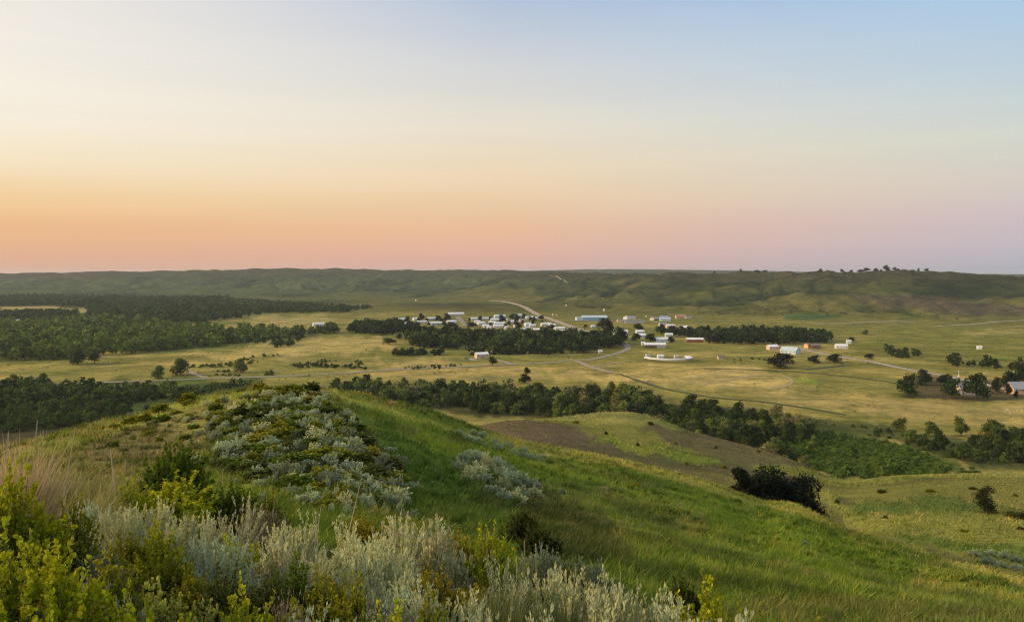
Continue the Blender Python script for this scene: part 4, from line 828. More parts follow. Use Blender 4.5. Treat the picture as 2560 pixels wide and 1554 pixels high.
for q in pts_in([(1085,1105),(1150,1095),(1280,1160),(1295,1190),(1220,1205),(1130,1150)], 26, 3, 24): knoll('sage', ['teal', 'silver'][g.integers(2)], q[0], q[1] + 8, g.uniform(38, 58), g.uniform(28, 40), 'sagebrush in the small patch on the green slope', 'sagebrush of the green slope patch')
for q in pts_in([(1085,1030),(1180,1050),(1300,1095),(1290,1105),(1150,1070)], 14, 4, 20): knoll('sage', 'teal', q[0], q[1] + 5, g.uniform(22, 34), g.uniform(14, 22), 'sagebrush in the strip under the ridge line', 'sagebrush of the ridge strip')
for q in pts_in([(890,1165),(970,1175),(975,1225),(905,1210)], 8, 5, 22): knoll('sage', 'dull', q[0], q[1] + 8, g.uniform(40, 60), g.uniform(30, 44), 'dull sagebrush in the cluster below the knoll patch', 'sagebrush below the knoll patch')
for q in pts_in([(230,1020),(420,960),(600,950),(480,1040),(440,1120),(250,1130),(150,1080)], 20, 6, 44): knoll('shrub', ['green', 'olive', 'olive'][g.integers(3)], q[0], q[1], g.uniform(18, 50), g.uniform(9, 20), 'small olive shrub scattered on the tan face of the knoll', 'small shrubs on the tan face of the knoll')
for q in pts_in([(560,925),(640,915),(760,930),(800,945),(700,955),(600,945)], 12, 7, 24): knoll('shrub', ['olive', 'gold', 'dark'][g.integers(3)], q[0], q[1] + 4, g.uniform(30, 50), g.uniform(16, 26), 'low shrub along the crest of the knoll', 'shrubs along the knoll crest')
for q in pts_in([(250,1010),(420,955),(470,962),(300,1035)], 7, 8, 30): knoll('shrub', 'olive', q[0], q[1], g.uniform(30, 60), g.uniform(18, 28), 'olive shrub on the far edge of the tan knoll', 'shrubs on the far edge of the tan knoll')
for q in pts_in([(2330,1325),(2464,1345),(2464,1375),(2380,1360)], 9, 9, 20): knoll('sage', 'teal', q[0], q[1], g.uniform(26, 40), g.uniform(14, 22), 'sagebrush in the gully beyond the ridge', 'sagebrush of the gully beyond the ridge', 66)
for q in pts_in([(2000,1180),(2200,1165),(2464,1180),(2464,1300),(2200,1290),(2010,1240)], 12, 10, 80): knoll('shrub', ['dark', 'olive', 'green'][g.integers(3)], q[0], q[1], g.uniform(12, 30), g.uniform(6, 12), 'small shrub dotted over the rounded green hill', 'small shrubs on the rounded green hill', 86)
for q in pts_in([(1350,1000),(1600,1010),(1850,1090),(1700,1140),(1400,1060)], 12, 11, 80): knoll('shrub', ['dark', 'olive'][g.integers(2)], q[0], q[1], g.uniform(8, 18), g.uniform(5, 9), 'tiny shrub dotted over the bare brown hill', 'tiny shrubs on the bare brown hill', 108)
# junipers behind the ridge and lone bush on the round hill
v, f, c = tree_crown(900, 5200, .042, 26, .40, .0); J1 = mesh_np('crown', v, f, M['tree'], c, colname='Tint'); v, f, c = tree_crown(901, 5200, .042, 30, .36, .0, 'cone'); J2 = mesh_np('crown', v, f, M['tree'], c, colname='Tint'); JT = mb_mesh(tree_trunk(902, .06, 7, .03), 'trunk', M['bark'])
for k, (px, yt, yb, wd, mm, lab) in enumerate([(1852, 1168, 1243, 92, J2, 'dark pointed juniper, highest of the clump behind the ridge'), (1905, 1180, 1262, 104, J1, 'broad dark juniper beside the pointed one'), (1950, 1174, 1272, 112, J1, 'round dark juniper in the middle of the clump'), (1992, 1192, 1286, 104, J1, 'dark juniper low in the clump behind the ridge'), (2034, 1232, 1302, 78, J1, 'smallest dark juniper at the lower end of the clump'), (1880, 1200, 1250, 70, J1, 'squat dark juniper between the pointed one and the broad one')]):
    p = at(px, 86 + k * 1.2); m = p[1] / F; zt = HC - (yt - Y0) / F * p[1]; h = zt - p[2]
    plant('juniper', (mm, JT), (p[0], p[1], p[2] - .1), h * 1.08, wd * m * 1.35, (.0155, .020, .012), lab, 'juniper', 'junipers behind the ridge')
p = hit(2462, 1282, 86); m = p[1] / F
plant('bush', (J1, JT), (p[0], p[1], p[2] - .1), 70*m, 58*m, (.026, .034, .016), 'lone round dark bush on the rounded green hill', 'bush', None, ('foliage', 'stem'))
for px, py, w_, h_ in ((2536,1290,40,12), (2562,1294,46,14)): knoll('shrub', 'dark', px, py, w_, h_, 'low dark shrub beyond the lone round bush', 'low shrubs beyond the lone bush', 86)

# ------------------------------------------------------------------ grass
def blade_strip(base, d0, bend, L, W, seg=3, side=None, g=rng):
    """curved tapering blades"""
    n = len(base); s = unit(np.cross(d0, rdir(g, n))) if side is None else side; rows = []
    for k in range(seg + 1):
        t = k / seg; p = base + (d0 * t + bend * t * t) * L[:, None]
        if k < seg: w = W[:, None] * (1 - .75 * t) * .5; rows += [p - s*w, p + s*w]
        else: rows += [p]
    v = np.stack(rows, 1); nv = 2*seg + 1; v = v.reshape(-1, 3); b = np.arange(n)[:, None] * nv
    q = [b + np.array([[2*k, 2*k+1, 2*k+3, 2*k+2]]) for k in range(seg - 1)]; tr = b + np.array([[2*seg-2, 2*seg-1, 2*seg]])
    return v, ([np.concatenate(q)] if q else []) + [tr], nv
def grass_set(n, r0, r1, azr, seed, hf, wf, seg, straw=.12):
    g = np.random.default_rng(seed); r = r0 * (r1 / r0) ** g.random(n); a = R(azr[0]) + (R(azr[1]) - R(azr[0])) * g.random(n); x = r*np.sin(a); y = r*np.cos(a)
    cl = fbm(x / .9, y / .9, 31, 2); keep = cl > g.uniform(.25, .55, n); x, y, r = x[keep], y[keep], r[keep]; z = ground(x, y); n = len(x)
    col = land_colour(x, y, z); dark = sstep(.10, .04, col.sum(1) / 3); tan = (col[:, 0] > col[:, 1] * .98)
    h = hf(r) * g.uniform(.55, 1.3, n) * (1 - .55*tan) * (.7 + .6*fbm(x / 3, y / 3, 33, 2)); W = wf(r) * g.uniform(.7, 1.3, n)
    d = unit(np.stack([g.normal(0, .28, n) + .12, g.normal(0, .28, n), np.ones(n)], 1)); bend = np.stack([g.normal(.15, .3, n), g.normal(0, .3, n), -g.uniform(.05, .3, n)], 1)
    v, f, nv = blade_strip(np.stack([x, y, z - .02], 1), d, bend, h, W, seg, g=g); pt = fbm(x / (1.2 + r*.03), y / (1.2 + r*.03), 35, 3)[:, None]; k = g.uniform(.7, 1.4, n)[:, None]; c = col * k * (.75 + .8*pt) * np.where(pt > .58, [[1.25, 1.05, 1.1]], [[1., 1., 1.]])
    sw = g.random(n) < straw * np.clip((pt[:, 0] - .35) * 6, .1, 3); c[sw] = np.array([.30, .25, .11]) * g.uniform(.7, 1.2, (sw.sum(), 1)); return v, f, np.repeat(c, nv, 0)
sets = [grass_set(60000, 2.2, 14, (-36, 38), 801, lambda r: .20 + 0*r, lambda r: .006 + .0006*r, 3),
        grass_set(270000, 11, 92, (-36, 38), 802, lambda r: .26 + .0016*r, lambda r: .005 + .0011*r, 1, .07),
        grass_set(90000, 90, 260, (-6, 38), 803, lambda r: .35 + .001*r, lambda r: .04 + .0012*r, 1, .05)]
def tussocks(n, r0, r1, seed):
    g = np.random.default_rng(seed); r = r0 * (r1 / r0) ** g.random(n); a = R(-34) + R(72) * g.random(n); x = r*np.sin(a); y = r*np.cos(a); k = fbm(x / 7, y / 7, 37, 3) > .42 + .16*g.random(n)
    x, y, r = x[k], y[k], r[k]; n = len(x); m = 26; col = land_colour(x, y, ground(x, y)); pal = np.array([[.95,1.0,.9],[1.35,1.2,1.2],[.6,.72,.6],[1.9,1.5,1.7],[.75,.9,.55]])[g.choice(5, n, p=[.3,.25,.2,.12,.13])]
    col = col * pal; s_ = g.uniform(.6, 1.5, n) * np.minimum(1, .55 + r / 60); i = np.repeat(np.arange(n), m); rad = np.abs(g.normal(0, .09, n*m)) * s_[i]; th = g.uniform(0, 6.28, n*m)
    bx = x[i] + rad*np.cos(th); by = y[i] + rad*np.sin(th); b = np.stack([bx, by, ground(bx, by) - .02], 1); e = g.uniform(.1, .55, n*m); d = unit(np.stack([np.cos(th)*e + .08, np.sin(th)*e, np.ones(n*m)], 1))
    bend = np.stack([np.cos(th)*e*.6 + .1, np.sin(th)*e*.6, -g.uniform(.05, .35, n*m)], 1); h = g.uniform(.22, .42, n*m) * s_[i]; W = (.006 + .0012 * r[i]) * g.uniform(.7, 1.3, n*m)
    v, f, nv = blade_strip(b, d, bend, h, W, 2, g=g); return v, f, np.repeat(col[i] * g.uniform(.75, 1.3, (n*m, 1)), nv, 0)
sets.append(tussocks(7500, 9, 95, 811))
VS, FS, CS, nn = [], [], [], 0
for v, f, c in sets:
    VS.append(v); FS += [q + nn for q in f]; CS.append(c); nn += len(v)
o = link('grass', mesh_np('grass', np.concatenate(VS), FS, M['blade'], np.concatenate(CS), colname='Tint')); tag(o, 'prairie grass covering the near hill and its slopes', kind='stuff')
def tuft_mesh(seed, n, stiff, w=.026):
    g = np.random.default_rng(seed); b = np.stack([g.normal(0, .09, n), g.normal(0, .09, n), np.full(n, -.03)], 1); th = g.uniform(0, 6.28, n); e = g.uniform(.05, .5, n)
    d = unit(np.stack([np.cos(th)*e, np.sin(th)*e, np.ones(n)], 1)); bend = np.stack([np.cos(th)*e*.9, np.sin(th)*e*.9, -g.uniform(.05, .35, n)*(1-stiff)], 1) + np.array([.12, 0, 0])
    v, f, nv = blade_strip(b, d, bend, g.uniform(.55, 1.05, n), np.full(n, w), 4, g=g); k = g.uniform(.7, 1.3, (n, 1)); return mesh_np('blades', v, f, M['blade'], np.repeat(np.ones((n, 3))*k, nv, 0), colname='Tint')
TUFT = [tuft_mesh(820+i, 340, .3) for i in range(3)]
def tuft(px, ytop, wpx, Y, col, label, group='tall bunchgrass near the viewpoint'):
    x, y, z = at(px, Y); h = max(HC - (ytop - Y0) / F * Y - z, .3); w = max(wpx / F * Y, h * .5); o = link('bunchgrass', TUFT[int(px) % 3], None, (x, y, z), (0, 0, px % 6), (w, w, h * 1.18)); o.color = (*col, 1); tag(o, label, 'bunchgrass', group)
ST, GR = (.50,.38,.19), (.33,.29,.11)
for a in [(55,1098,110,5.2,ST,'straw-blond bunchgrass standing behind the tall yellow-green shrub'),(10,1090,90,5.4,ST,'blond bunchgrass at the picture edge'),(100,1130,90,5.6,ST,'short blond bunchgrass beside the straw-blond one'),
          (160,1160,120,8,GR,'green-straw bunchgrass nearest the blond ones'),(215,1170,130,9,GR,'wide green-straw bunchgrass with bent stems'),(270,1190,120,8.6,GR,'green-straw bunchgrass before the low yellow-green shrub'),(180,1225,120,7,GR,'low green-straw bunchgrass near the olive shrub'),(240,1215,110,7.6,GR,'green-straw bunchgrass above the small blue-green sagebrush'),(315,1175,90,10,GR,'green-straw bunchgrass against the tan knoll'),
          (1231,1440,110,4.4,(.16,.17,.05),'coarse green grass tuft between golden shrub and slope edge'),(1407,1462,100,4.5,(.15,.17,.05),'coarse dark grass tuft among pale sagebrush'),(1270,1480,90,4,(.20,.19,.06),'yellowish grass tuft below the coarse one'),(1500,1480,80,4.4,(.2,.2,.07),'grass tuft in the gap of the slope edge'),
          (1408,1128,26,66,(.42,.36,.2),'pale dry grass clump on the ridge line'),(1510,1252,26,48,(.42,.34,.2),'pale dry grass clump in the middle of the green slope'),(1356,1160,34,58,(.44,.38,.22),'blond grass clump above the sagebrush patch'),(1415,1332,30,26,(.45,.28,.1),'orange dry grass clump low on the green slope'),(2122,1322,26,70,(.44,.36,.2),'pale dry grass clump on the ridge below the junipers'),(2278,1368,24,62,(.42,.34,.2),'pale dry grass clump farther down the ridge'),(978,1018,24,58,(.45,.32,.17),'orange-blond grass clump on the knoll shoulder')]: tuft(*a)
# dead flower stalks and twigs
def stalk(bx, by, tx, ty, Y, r, label, kink=0.):
    x, y, z = at(bx, Y); zt = HC - (ty - Y0) / F * Y; xt = (tx - 1280) / F * Y; zb = min(z, HC - (by - Y0) / F * Y); mid = ((x+xt)/2 + kink*.03*Y/6, Y, (z+zt)/2)
    mb = MB().tube([(0,0,-.05), (mid[0]-x, 0, mid[2]-z), (xt-x, .02, zt-z)], [r, r*.8, r*.45], 5); o = mb.build('dead_stalk', M['straw']); o.location = (x, y, z); tag(o, label, 'dead stalk', 'dead stalks')
for a in [(285,1222,273,1125,8,.012,'thick pale dead stalk before the knoll',1),(148,1218,185,1072,6.5,.008,'tall thin dead stalk leaning beside the blond grass',-.5),(130,1237,130,1160,6,.006,'short thin stalk at the blond grass'),(312,1180,311,1146,10,.008,'first of two short pale stalks before the knoll'),(328,1190,328,1158,10,.008,'second of two short pale stalks before the knoll'),(551,1197,556,1169,9,.007,'short stalk over the dark green shrub'),(781,1370,790,1312,5.2,.008,'bent straw-coloured stalk in the central sagebrush',1),(820,1360,898,1215,5.6,.006,'long thin grey stalk leaning over the sagebrush'),(765,1292,801,1267,6.2,.007,'broken stalk lying across the shrub tops'),
          (66,1107,89,1052,5.3,.006,'feathery stalk above the blond grass'),(12,1110,16,1079,5.3,.006,'short stalk over the blond grass at the picture edge'),(96,1107,104,1076,5.4,.005,'bent thin stalk at the side of the blond grass'),(1311,1408,1311,1352,6.5,.008,'first upright stalk on the slope edge'),(1340,1412,1340,1360,6.6,.008,'second upright stalk on the slope edge'),(1292,1420,1292,1390,6,.006,'short stalk before the two upright ones'),(1218,1370,1216,1334,6.5,.006,'stalk over the small yellow-green shrub'),(1594,1480,1594,1445,5.5,.005,'thin stalk above the broad pale sagebrush'),(1551,1460,1552,1430,5.6,.005,'thin short stalk beside the broad pale sagebrush')]: stalk(*a)
# ------------------------------------------------------------------ village
def cond(o, wpx): return o
def house(px, py, wpx, wall, roof, label, h=2.7, d=8, yaw=18, rh=None, cat='house', name='house', windows=True, rmin=450, group='houses of the village', pitch=.28, lean=None, flat=False):
    p = hit(px, py, rmin); m = p[1] / F; Ln = wpx * m * 1.0; az = math.atan2(p[0], p[1]); e = link(name, None, None, p, (0, 0, R(yaw) - az)); tag(e, label, cat, group)
    z0 = -.9; h = h * (1.3 if h < 4.1 else 1); rh = d / 2 * pitch * 1.7 if rh is None else rh; x0, x1 = -Ln/2, Ln/2
    if flat:
        MB().box(x0, x1, -d/2, d/2, z0, h).build('wall', M[wall], e); MB().box(x0-.2, x1+.2, -d/2-.2, d/2+.2, h, h+.35).build('roof', M[roof], e); rh = 0
    else:
        MB().prism([(-d/2, z0), (d/2, z0), (d/2, h), (0, h+rh), (-d/2, h)], x0, x1).build('wall', M[wall], e); o_ = .5; s = rh / (d/2)
        MB().prism([(-d/2-o_, h-o_*s+.02), (0, h+rh+.02), (d/2+o_, h-o_*s+.02), (d/2+o_, h-o_*s+.24), (0, h+rh+.26), (-d/2-o_, h-o_*s+.24)], x0-.5, x1+.5).build('roof', M[roof], e)
    if windows:
        n = max(2, int(Ln / 4.5)); xs = np.linspace(x0 + 1.6, x1 - 1.6, n); dk = n // 2; y = -d/2
        for i, x in enumerate(xs):
            if i == dk and n > 2:
                MB().box(x-.48, x+.48, y-.05, y+.02, .15, 2.2).build('door', M['dark'], e)
            else:
                w = MB().box(x-.75, x+.75, y-.06, y+.02, h-1.75, h-.55).build('window', M['trim'], e); MB().box(x-.63, x+.63, y-.08, y-.055, h-1.63, h-.67).build('pane', M['glass'], w)
        w = MB().box(x0-.06, x0+.02, -.75, .75, h-1.75, h-.55).build('window', M['trim'], e); MB().box(x0-.08, x0-.055, -.63, .63, h-1.63, h-.67).build('pane', M['glass'], w)
    if lean:         # a lower wing or lean-to as a part
        lw, lc, lr = lean; MB().box(x0-lw, x0-.02, -d/2+.6, d/2-.6, z0, h-.5).build('annex', M[lc], e); MB().box(x0-lw-.3, x0-.03, -d/2+.3, d/2-.3, h-.5, h-.28).build('annex_roof', M[lr], e)
    return e
k2 = lambda x, y: (840 + x*.2354, 740 + y*.2354); k3 = lambda x, y: (1380 + x*.2354, 740 + y*.2354); k4 = lambda x, y: (1900 + x*.2679, 740 + y*.2679); k1 = lambda x, y: (x*.349, 640 + y*.349)
def hs(k, x, y, w, wall, roof, label, **kw):
    px, py = k(x, y); return house(px, py, w * (.2354 if k in (k2, k3) else .2679 if k is k4 else .349), wall, roof, label, **kw)
W_, RW = 'white', 'roofwhite'
hs(k2,1275,207,165,'cream',RW,'long white-roofed building alone at the top of the village street',h=4.2,d=12,yaw=14)
hs(k2,698,262,78,W_,RW,'white house behind a dark tree at the outer end of the village',yaw=24)
hs(k2,852,258,70,W_,RW,'white house beside the tallest dark tree of the upper row',yaw=26,h=3)
hs(k2,912,287,98,W_,RW,'long white trailer in front of the upper row',d=5,yaw=10)
hs(k2,1015,252,98,W_,RW,'white house of the upper row above the grey house',yaw=22)
hs(k2,1068,307,112,'grey',RW,'grey-walled house with white roof below the upper row',h=3.2,yaw=12)
hs(k2,1226,290,98,W_,RW,'white house next to the village street',yaw=14,h=3)
hs(k2,712,315,48,W_,RW,'small white house half hidden by the outer trees',yaw=25)
hs(k2,778,315,42,W_,RW,'tiny white shed near the outer trees',d=5,yaw=30,windows=False,cat='shed',name='shed')
hs(k2,820,342,60,'paleblue',RW,'pale shed on the edge of the tree belt',d=6,windows=False,cat='shed',name='shed',h=2.2)
hs(k2,1470,258,88,W_,RW,'white house first beyond the village street',yaw=24,h=3)
hs(k2,1573,250,94,W_,RW,'long low white trailer beyond the village street',d=5,yaw=8)
hs(k2,1692,266,108,W_,RW,'white house in front of the round dark tree',yaw=16)
hs(k2,1738,230,118,W_,RW,'white-roofed house behind the round dark tree',yaw=18,h=3.4)
hs(k2,1800,268,40,'cream',RW,'small cream house beside the round dark tree',yaw=30)
hs(k2,1540,303,80,W_,RW,'white house in the middle row near the street',yaw=28)
hs(k2,1590,333,60,W_,RW,'small white house on the lower side of the middle row',yaw=22)
hs(k2,1658,298,68,'paleblue',RW,'pale blue house in the middle row',yaw=28,h=3)
hs(k2,1735,308,112,W_,RW,'wide white house in the middle row',yaw=12)
hs(k2,1730,334,118,W_,RW,'wide white house just below its wide twin',yaw=12,h=2.6)
hs(k2,1858,291,72,'cream',RW,'cream house at the end of the middle row',yaw=30,h=3)
hs(k2,1812,348,38,W_,RW,'small white shed above the tree belt',d=5,windows=False,cat='shed',name='shed')
hs(k2,1957,216,58,'paleblue',RW,'pale house nearest the upper road',yaw=20)
hs(k2,2055,244,88,W_,RW,'white house among dark trees near the upper road',yaw=22,h=3.2)
hs(k2,1972,270,54,'pink','roofgrey','pinkish house with grey roof among dark trees',yaw=26)
hs(k2,2136,246,36,W_,RW,'little white house right under the upper road',d=6,yaw=20)
hs(k2,2035,316,66,W_,RW,'white house at the open end of the village',yaw=26,h=3)
hs(k2,2085,328,60,W_,RW,'low white house stepping down from the open end',yaw=18,d=6)
hs(k2,2228,316,108,'cream',RW,'cream-walled house with white roof beside the road',yaw=24,h=3)
hs(k2,2290,326,76,W_,RW,'low white house in front of the cream-walled one',yaw=8,d=6)
hs(k2,2145,380,142,'red',RW,'red-walled house with long white roof at the tree belt',yaw=10,h=3)
hs(k2,2208,384,50,'pink',RW,'small pinkish annex house beside the red-walled one',d=5)
hs(k2,2372,366,108,'cream',RW,'cream house beside the road above the tree belt',yaw=24,h=3.2)
hs(k2,2424,386,92,W_,RW,'white trailer below the cream house beside the road',d=5,yaw=6)
hs(k2,1990,376,48,W_,RW,'white-roofed house sunk in the tree belt',yaw=16)
hs(k2,485,336,62,W_,RW,'white house half hidden in the clump at the village end',yaw=20)
hs(k2,540,312,50,W_,RW,'second white house in the clump at the village end',yaw=25)
hs(k2,325,350,58,W_,RW,'low white house at the outer edge of the end clump',yaw=14,d=6)
hs(k2,288,300,26,W_,RW,'narrow white shed beside the end clump',d=4,h=4,windows=False,cat='shed',name='shed')
hs(k2,1546,655,132,'pink',RW,'long pink house alone above the valley road',yaw=20,h=3.3,rmin=450,group=None)
hs(k2,1110,520,52,'brown','roofbrown','brown house among the trees of the belt',yaw=20)
hs(k2,1540,530,60,'paleblue','roofsteel','pale house glimpsed through the tree belt',yaw=20,h=3)
hs(k2,2250,498,96,'brown','roofbrown','brown-roofed house at the inner end of the tree belt',yaw=24,h=3.4)
hs(k2,2190,492,34,W_,RW,'white house wall seen beside the brown-roofed house',yaw=10,d=6)
hs(k2,2100,560,70,'brown','roofbrown','dark brown house at the lower edge of the tree belt',yaw=20)
hs(k3,448,256,262,'blue','roofsteel','large blue steel shed with annex beside the upper lane',h=6.2,d=26,yaw=10,windows=False,cat='warehouse',name='warehouse',lean=(12,'paleblue','roofsteel'),group=None,pitch=.16)
hs(k3,742,272,100,'pink','roofgrey','long low pinkish building on the upper lane',h=3,d=12,yaw=10,group=None,flat=True)
hs(k3,880,284,210,'grey','roofgrey','long flat grey building in front of the upper lane',h=3,d=12,yaw=8,group=None,flat=True)
hs(k3,785,250,30,W_,RW,'white gabled shed behind the long grey building',d=9,h=4,yaw=60,windows=False,cat='shed',name='shed',group=None)
hs(k3,845,242,80,W_,'roofgrey','white building behind the long grey one',h=3,yaw=12,group=None)
hs(k3,1066,256,34,'cream','roofgrey','tall cream gable end in the upper yard',d=9,h=4.2,yaw=65,windows=False,group=None)
hs(k3,1120,258,70,'brown','roofgrey','dark low building in the upper yard',h=2.8,yaw=10,group=None)
hs(k3,1200,264,110,'paleblue','roofsteel','pale blue low building in the upper yard',h=3.4,d=12,yaw=10,group=None)
hs(k3,1190,238,90,'grey','roofgrey','grey shed behind the upper yard',h=3,yaw=10,windows=False,cat='shed',name='shed',group=None)
hs(k3,1362,236,100,'tan','roofred','red-roofed house by itself past the upper yard',h=3.2,d=12,yaw=16,group=None)
hs(k3,1450,238,70,'pink','roofgrey','low pinkish shed next to the red-roofed house',h=2.4,d=6,windows=False,cat='shed',name='shed',group=None)
hs(k3,1176,320,78,'cream','roofgrey','cream house below the upper yard',h=3.2,yaw=28,group=None)
hs(k3,1255,336,92,'pink',RW,'pinkish house at the turn of the upper lane',h=3,yaw=22,group=None)
hs(k3,1412,350,82,W_,RW,'low white building behind the dark grove',d=10,h=2.3,yaw=10,group=None)
hs(k3,440,338,50,W_,RW,'small white house alone in the grass below the blue shed',d=6,yaw=22,group=None)
G5 = 'houses past the road bend'
hs(k3,728,404,148,W_,RW,'long white house past the road bend',yaw=14,h=3.4,group=G5)
hs(k3,750,454,106,'cream',RW,'cream house below the long white one past the bend',yaw=20,h=3,group=G5)
hs(k3,932,402,84,W_,RW,'white house behind the dark trees past the bend',yaw=18,h=3.2,group=G5)
hs(k3,952,438,72,'paleblue',RW,'pale blue house below the white one past the bend',yaw=12,group=G5)
hs(k3,1240,432,76,'paleblue',RW,'small pale-roofed house among the trees past the bend',yaw=12,group=G5)
hs(k3,1164,492,132,W_,RW,'two-storey white house past the bend',h=5,yaw=12,group=G5)
hs(k3,1050,548,150,'brown',RW,'brown-walled house with long white roof at the field edge',h=3.2,yaw=8,d=9,group=G5)
hs(k3,1156,548,92,'grey',RW,'grey-walled house joined in line with the brown-walled one',h=3.2,yaw=8,d=9,group=G5)
hs(k3,966,520,30,W_,RW,'small white shed at the corner of the brown-walled house',d=4,windows=False,cat='shed',name='shed',group=G5)
hs(k3,1516,488,172,'red',RW,'red-walled house with long white roof beside the dark grove',h=3,yaw=10,group=None)
hs(k3,270,490,60,'cream','roofgrey','cream house behind the school bus',yaw=20,h=3,group=None)
hs(k3,410,500,120,'grey','roofgrey','grey-roofed house inside the road bend',yaw=30,h=3.4,d=10,group=None)
hs(k3,500,528,110,'pink','roofwhite','pinkish house with pale roof inside the road bend',yaw=20,h=3,group=None)
hs(k3,382,548,60,'grey',RW,'small pale shed behind the school bus',d=5,windows=False,cat='shed',name='shed',group=None)
hs(k3,512,608,40,'pink',RW,'tiny pinkish shed at the edge of the bend yard',d=4,h=2.2,windows=False,cat='shed',name='shed',group=None)
hs(k3,1795,668,70,'tan','roofbrown','tan ruin of a hut in the dry field',h=2.2,d=5,windows=False,cat='hut',name='hut',group=None)
hs(k4,115,498,86,'pink',RW,'tan cottage with white roof at the end of the grove',h=3,d=9,yaw=26,group=None)
hs(k4,282,536,150,'paleblue','roofsteel','steel-roofed blue-grey building at the straight road',h=3,d=13,yaw=-24,group=None,pitch=.35)
hs(k4,447,484,44,'orange','roofbrown','orange-walled end of a brown house by the straight road',h=3.2,d=8,yaw=40,group=None)
hs(k4,518,488,84,'brown','roofbrown','brown house beside the orange-walled one',h=3,d=9,yaw=15,group=None)
hs(k4,758,488,102,W_,RW,'white double building on the grass past the straight road',h=2.6,d=9,yaw=14,group=None)
hs(k4,828,442,38,W_,RW,'little white shed beside a round tree',d=5,windows=False,cat='shed',name='shed',group=None)
hs(k4,2046,494,36,W_,RW,'lone white shed on the far green field',d=5,h=2.2,windows=False,cat='shed',name='shed',group=None)
hs(k4,2440,905,230,'orange','roofgrey','orange-walled house with grey roof beyond the church grove',h=4.2,d=13,yaw=32,group=None,pitch=.4)
hs(k1,2280,500,76,W_,RW,'white farmhouse alone beyond the tail of the wide wood',h=3,d=9,yaw=14,group=None)
hs(k1,115,480,40,W_,RW,'white farm shed glimpsed above the wide wood',d=7,h=4,yaw=14,windows=False,cat='shed',name='shed',group=None)
hs(k1,345,476,30,W_,RW,'small white shed at a gap in the wide wood',d=7,h=4,windows=False,cat='shed',name='shed',group=None)
for x, y, w in [(1500,284,58),(1626,346,40),(1908,334,42),(2028,350,50),(2325,322,40),(1010,300,36),(745,296,36),(1655,252,40)]: hs(k2,x,y,w,['white','cream','paleblue'][x % 3],['roofwhite','roofgrey'][x % 2],'small pale shed in a yard between the village houses',d=6,h=2.4,yaw=10 + x % 25,windows=False,cat='shed',name='shed',group='yard sheds of the village')
# church
p = hit(*k4(1890, 915), 450); az = math.atan2(p[0], p[1]); e = link('church', None, None, p, (0, 0, R(32) - az)); tag(e, 'cream church with slim white steeple and cross among dark trees', 'church')
MB().prism([(-3.6, -.8), (3.6, -.8), (3.6, 4.6), (0, 8.2), (-3.6, 4.6)], -3.2, 12).build('wall', M['cream'], e)
MB().prism([(-4.1, 4.12), (0, 8.24), (4.1, 4.12), (4.1, 4.36), (0, 8.5), (-4.1, 4.36)], -3.6, 12.4).build('roof', M['roofgrey'], e)
st = MB().box(-4.4, -1.6, -1.4, 1.4, 5.6, 11.6).build('steeple', M['cream'], e)
MB().tube([(-3, 0, 11.6), (-3, 0, 16.2)], [1.5, .05], 4).build('spire', M['cream'], st); MB().box(-3.5, -2.5, -1.46, -1.38, 8.8, 10.6).build('louvre', M['glass'], st)
MB().box(-3.09, -2.91, -.09, .09, 16, 18.4).box(-3.7, -3.1, -.08, .08, 17.3, 17.5).box(-2.9, -2.3, -.08, .08, 17.3, 17.5).build('cross', M['trim'], st)
MB().box(-3.28, -3.18, -1, 1, 0, 2.6).build('door', M['dark'], e)
for y in (-2.4, 2.4): w = MB().box(-3.27, -3.18, y-.4, y+.4, 1.6, 3.4).build('window', M['glass'], e)
for x in (1, 4.5, 8): MB().box(x-.45, x+.45, -3.68, -3.58, 1.6, 3.6).build('window', M['glass'], e)
# round dance arbour
p = hit(*k3(1230, 678), 450); m = p[1] / F; e = link('dance_arbor', None, None, p); tag(e, 'round white-roofed open arbor standing in the dry field', 'arbor'); Ro = 255 * .2354 * m; Ri = Ro - 4.6
def ringseg(a0, a1, ri, ro, z0, z1, n, dz=0):
    v, f = [], []
    for i in range(n + 1):
        t = a0 + (a1 - a0) * i / n
        for r, z in ((ri, z0), (ro, z0 - dz), (ro, z1 - dz), (ri, z1)): v.append((r*math.sin(t), -r*math.cos(t), z))
    for i in range(n):
        b = i*4; f += [(b+k, b+(k+1) % 4, b+4+(k+1) % 4, b+4+k) for k in range(4)]
    f += [(0, 3, 2, 1), (n*4, n*4+1, n*4+2, n*4+3)]; return v, f
MB().add(*ringseg(R(-88), R(112), Ri, Ro, 2.55, 3.75, 60)).build('roof', M['roofwhite'], e)
MB().add(*ringseg(R(118), R(262), Ri + 2.6, Ro, 2.5, 2.8, 40)).build('roof', M['wood'], e)
for i in range(40):
    t = 2 * math.pi * i / 40; MB().cyl(Ro*.985*math.sin(t), -Ro*.985*math.cos(t), -.6, 2.6, .14, 8).build('post', M['wood'], e)
for i in range(24):
    t = 2 * math.pi * i / 24; MB().cyl((Ri + 2.8)*math.sin(t), -(Ri + 2.8)*math.cos(t), -.6, 2.55, .12, 8).build('post', M['wood'], e)
hs(k3,1018,648,42,W_,RW,'white booth at the rim of the round arbor',d=4,h=2.1,windows=False,cat='booth',name='booth',group=None,flat=True)
hs(k3,1150,662,60,W_,RW,'white announcer stand inside the round arbor',d=5,h=2.3,windows=False,cat='stand',name='stand',group=None)
hs(k3,1322,656,48,'cream',RW,'cream booth at the back of the round arbor',d=4,h=1.9,windows=False,cat='booth',name='booth',group=None,flat=True)
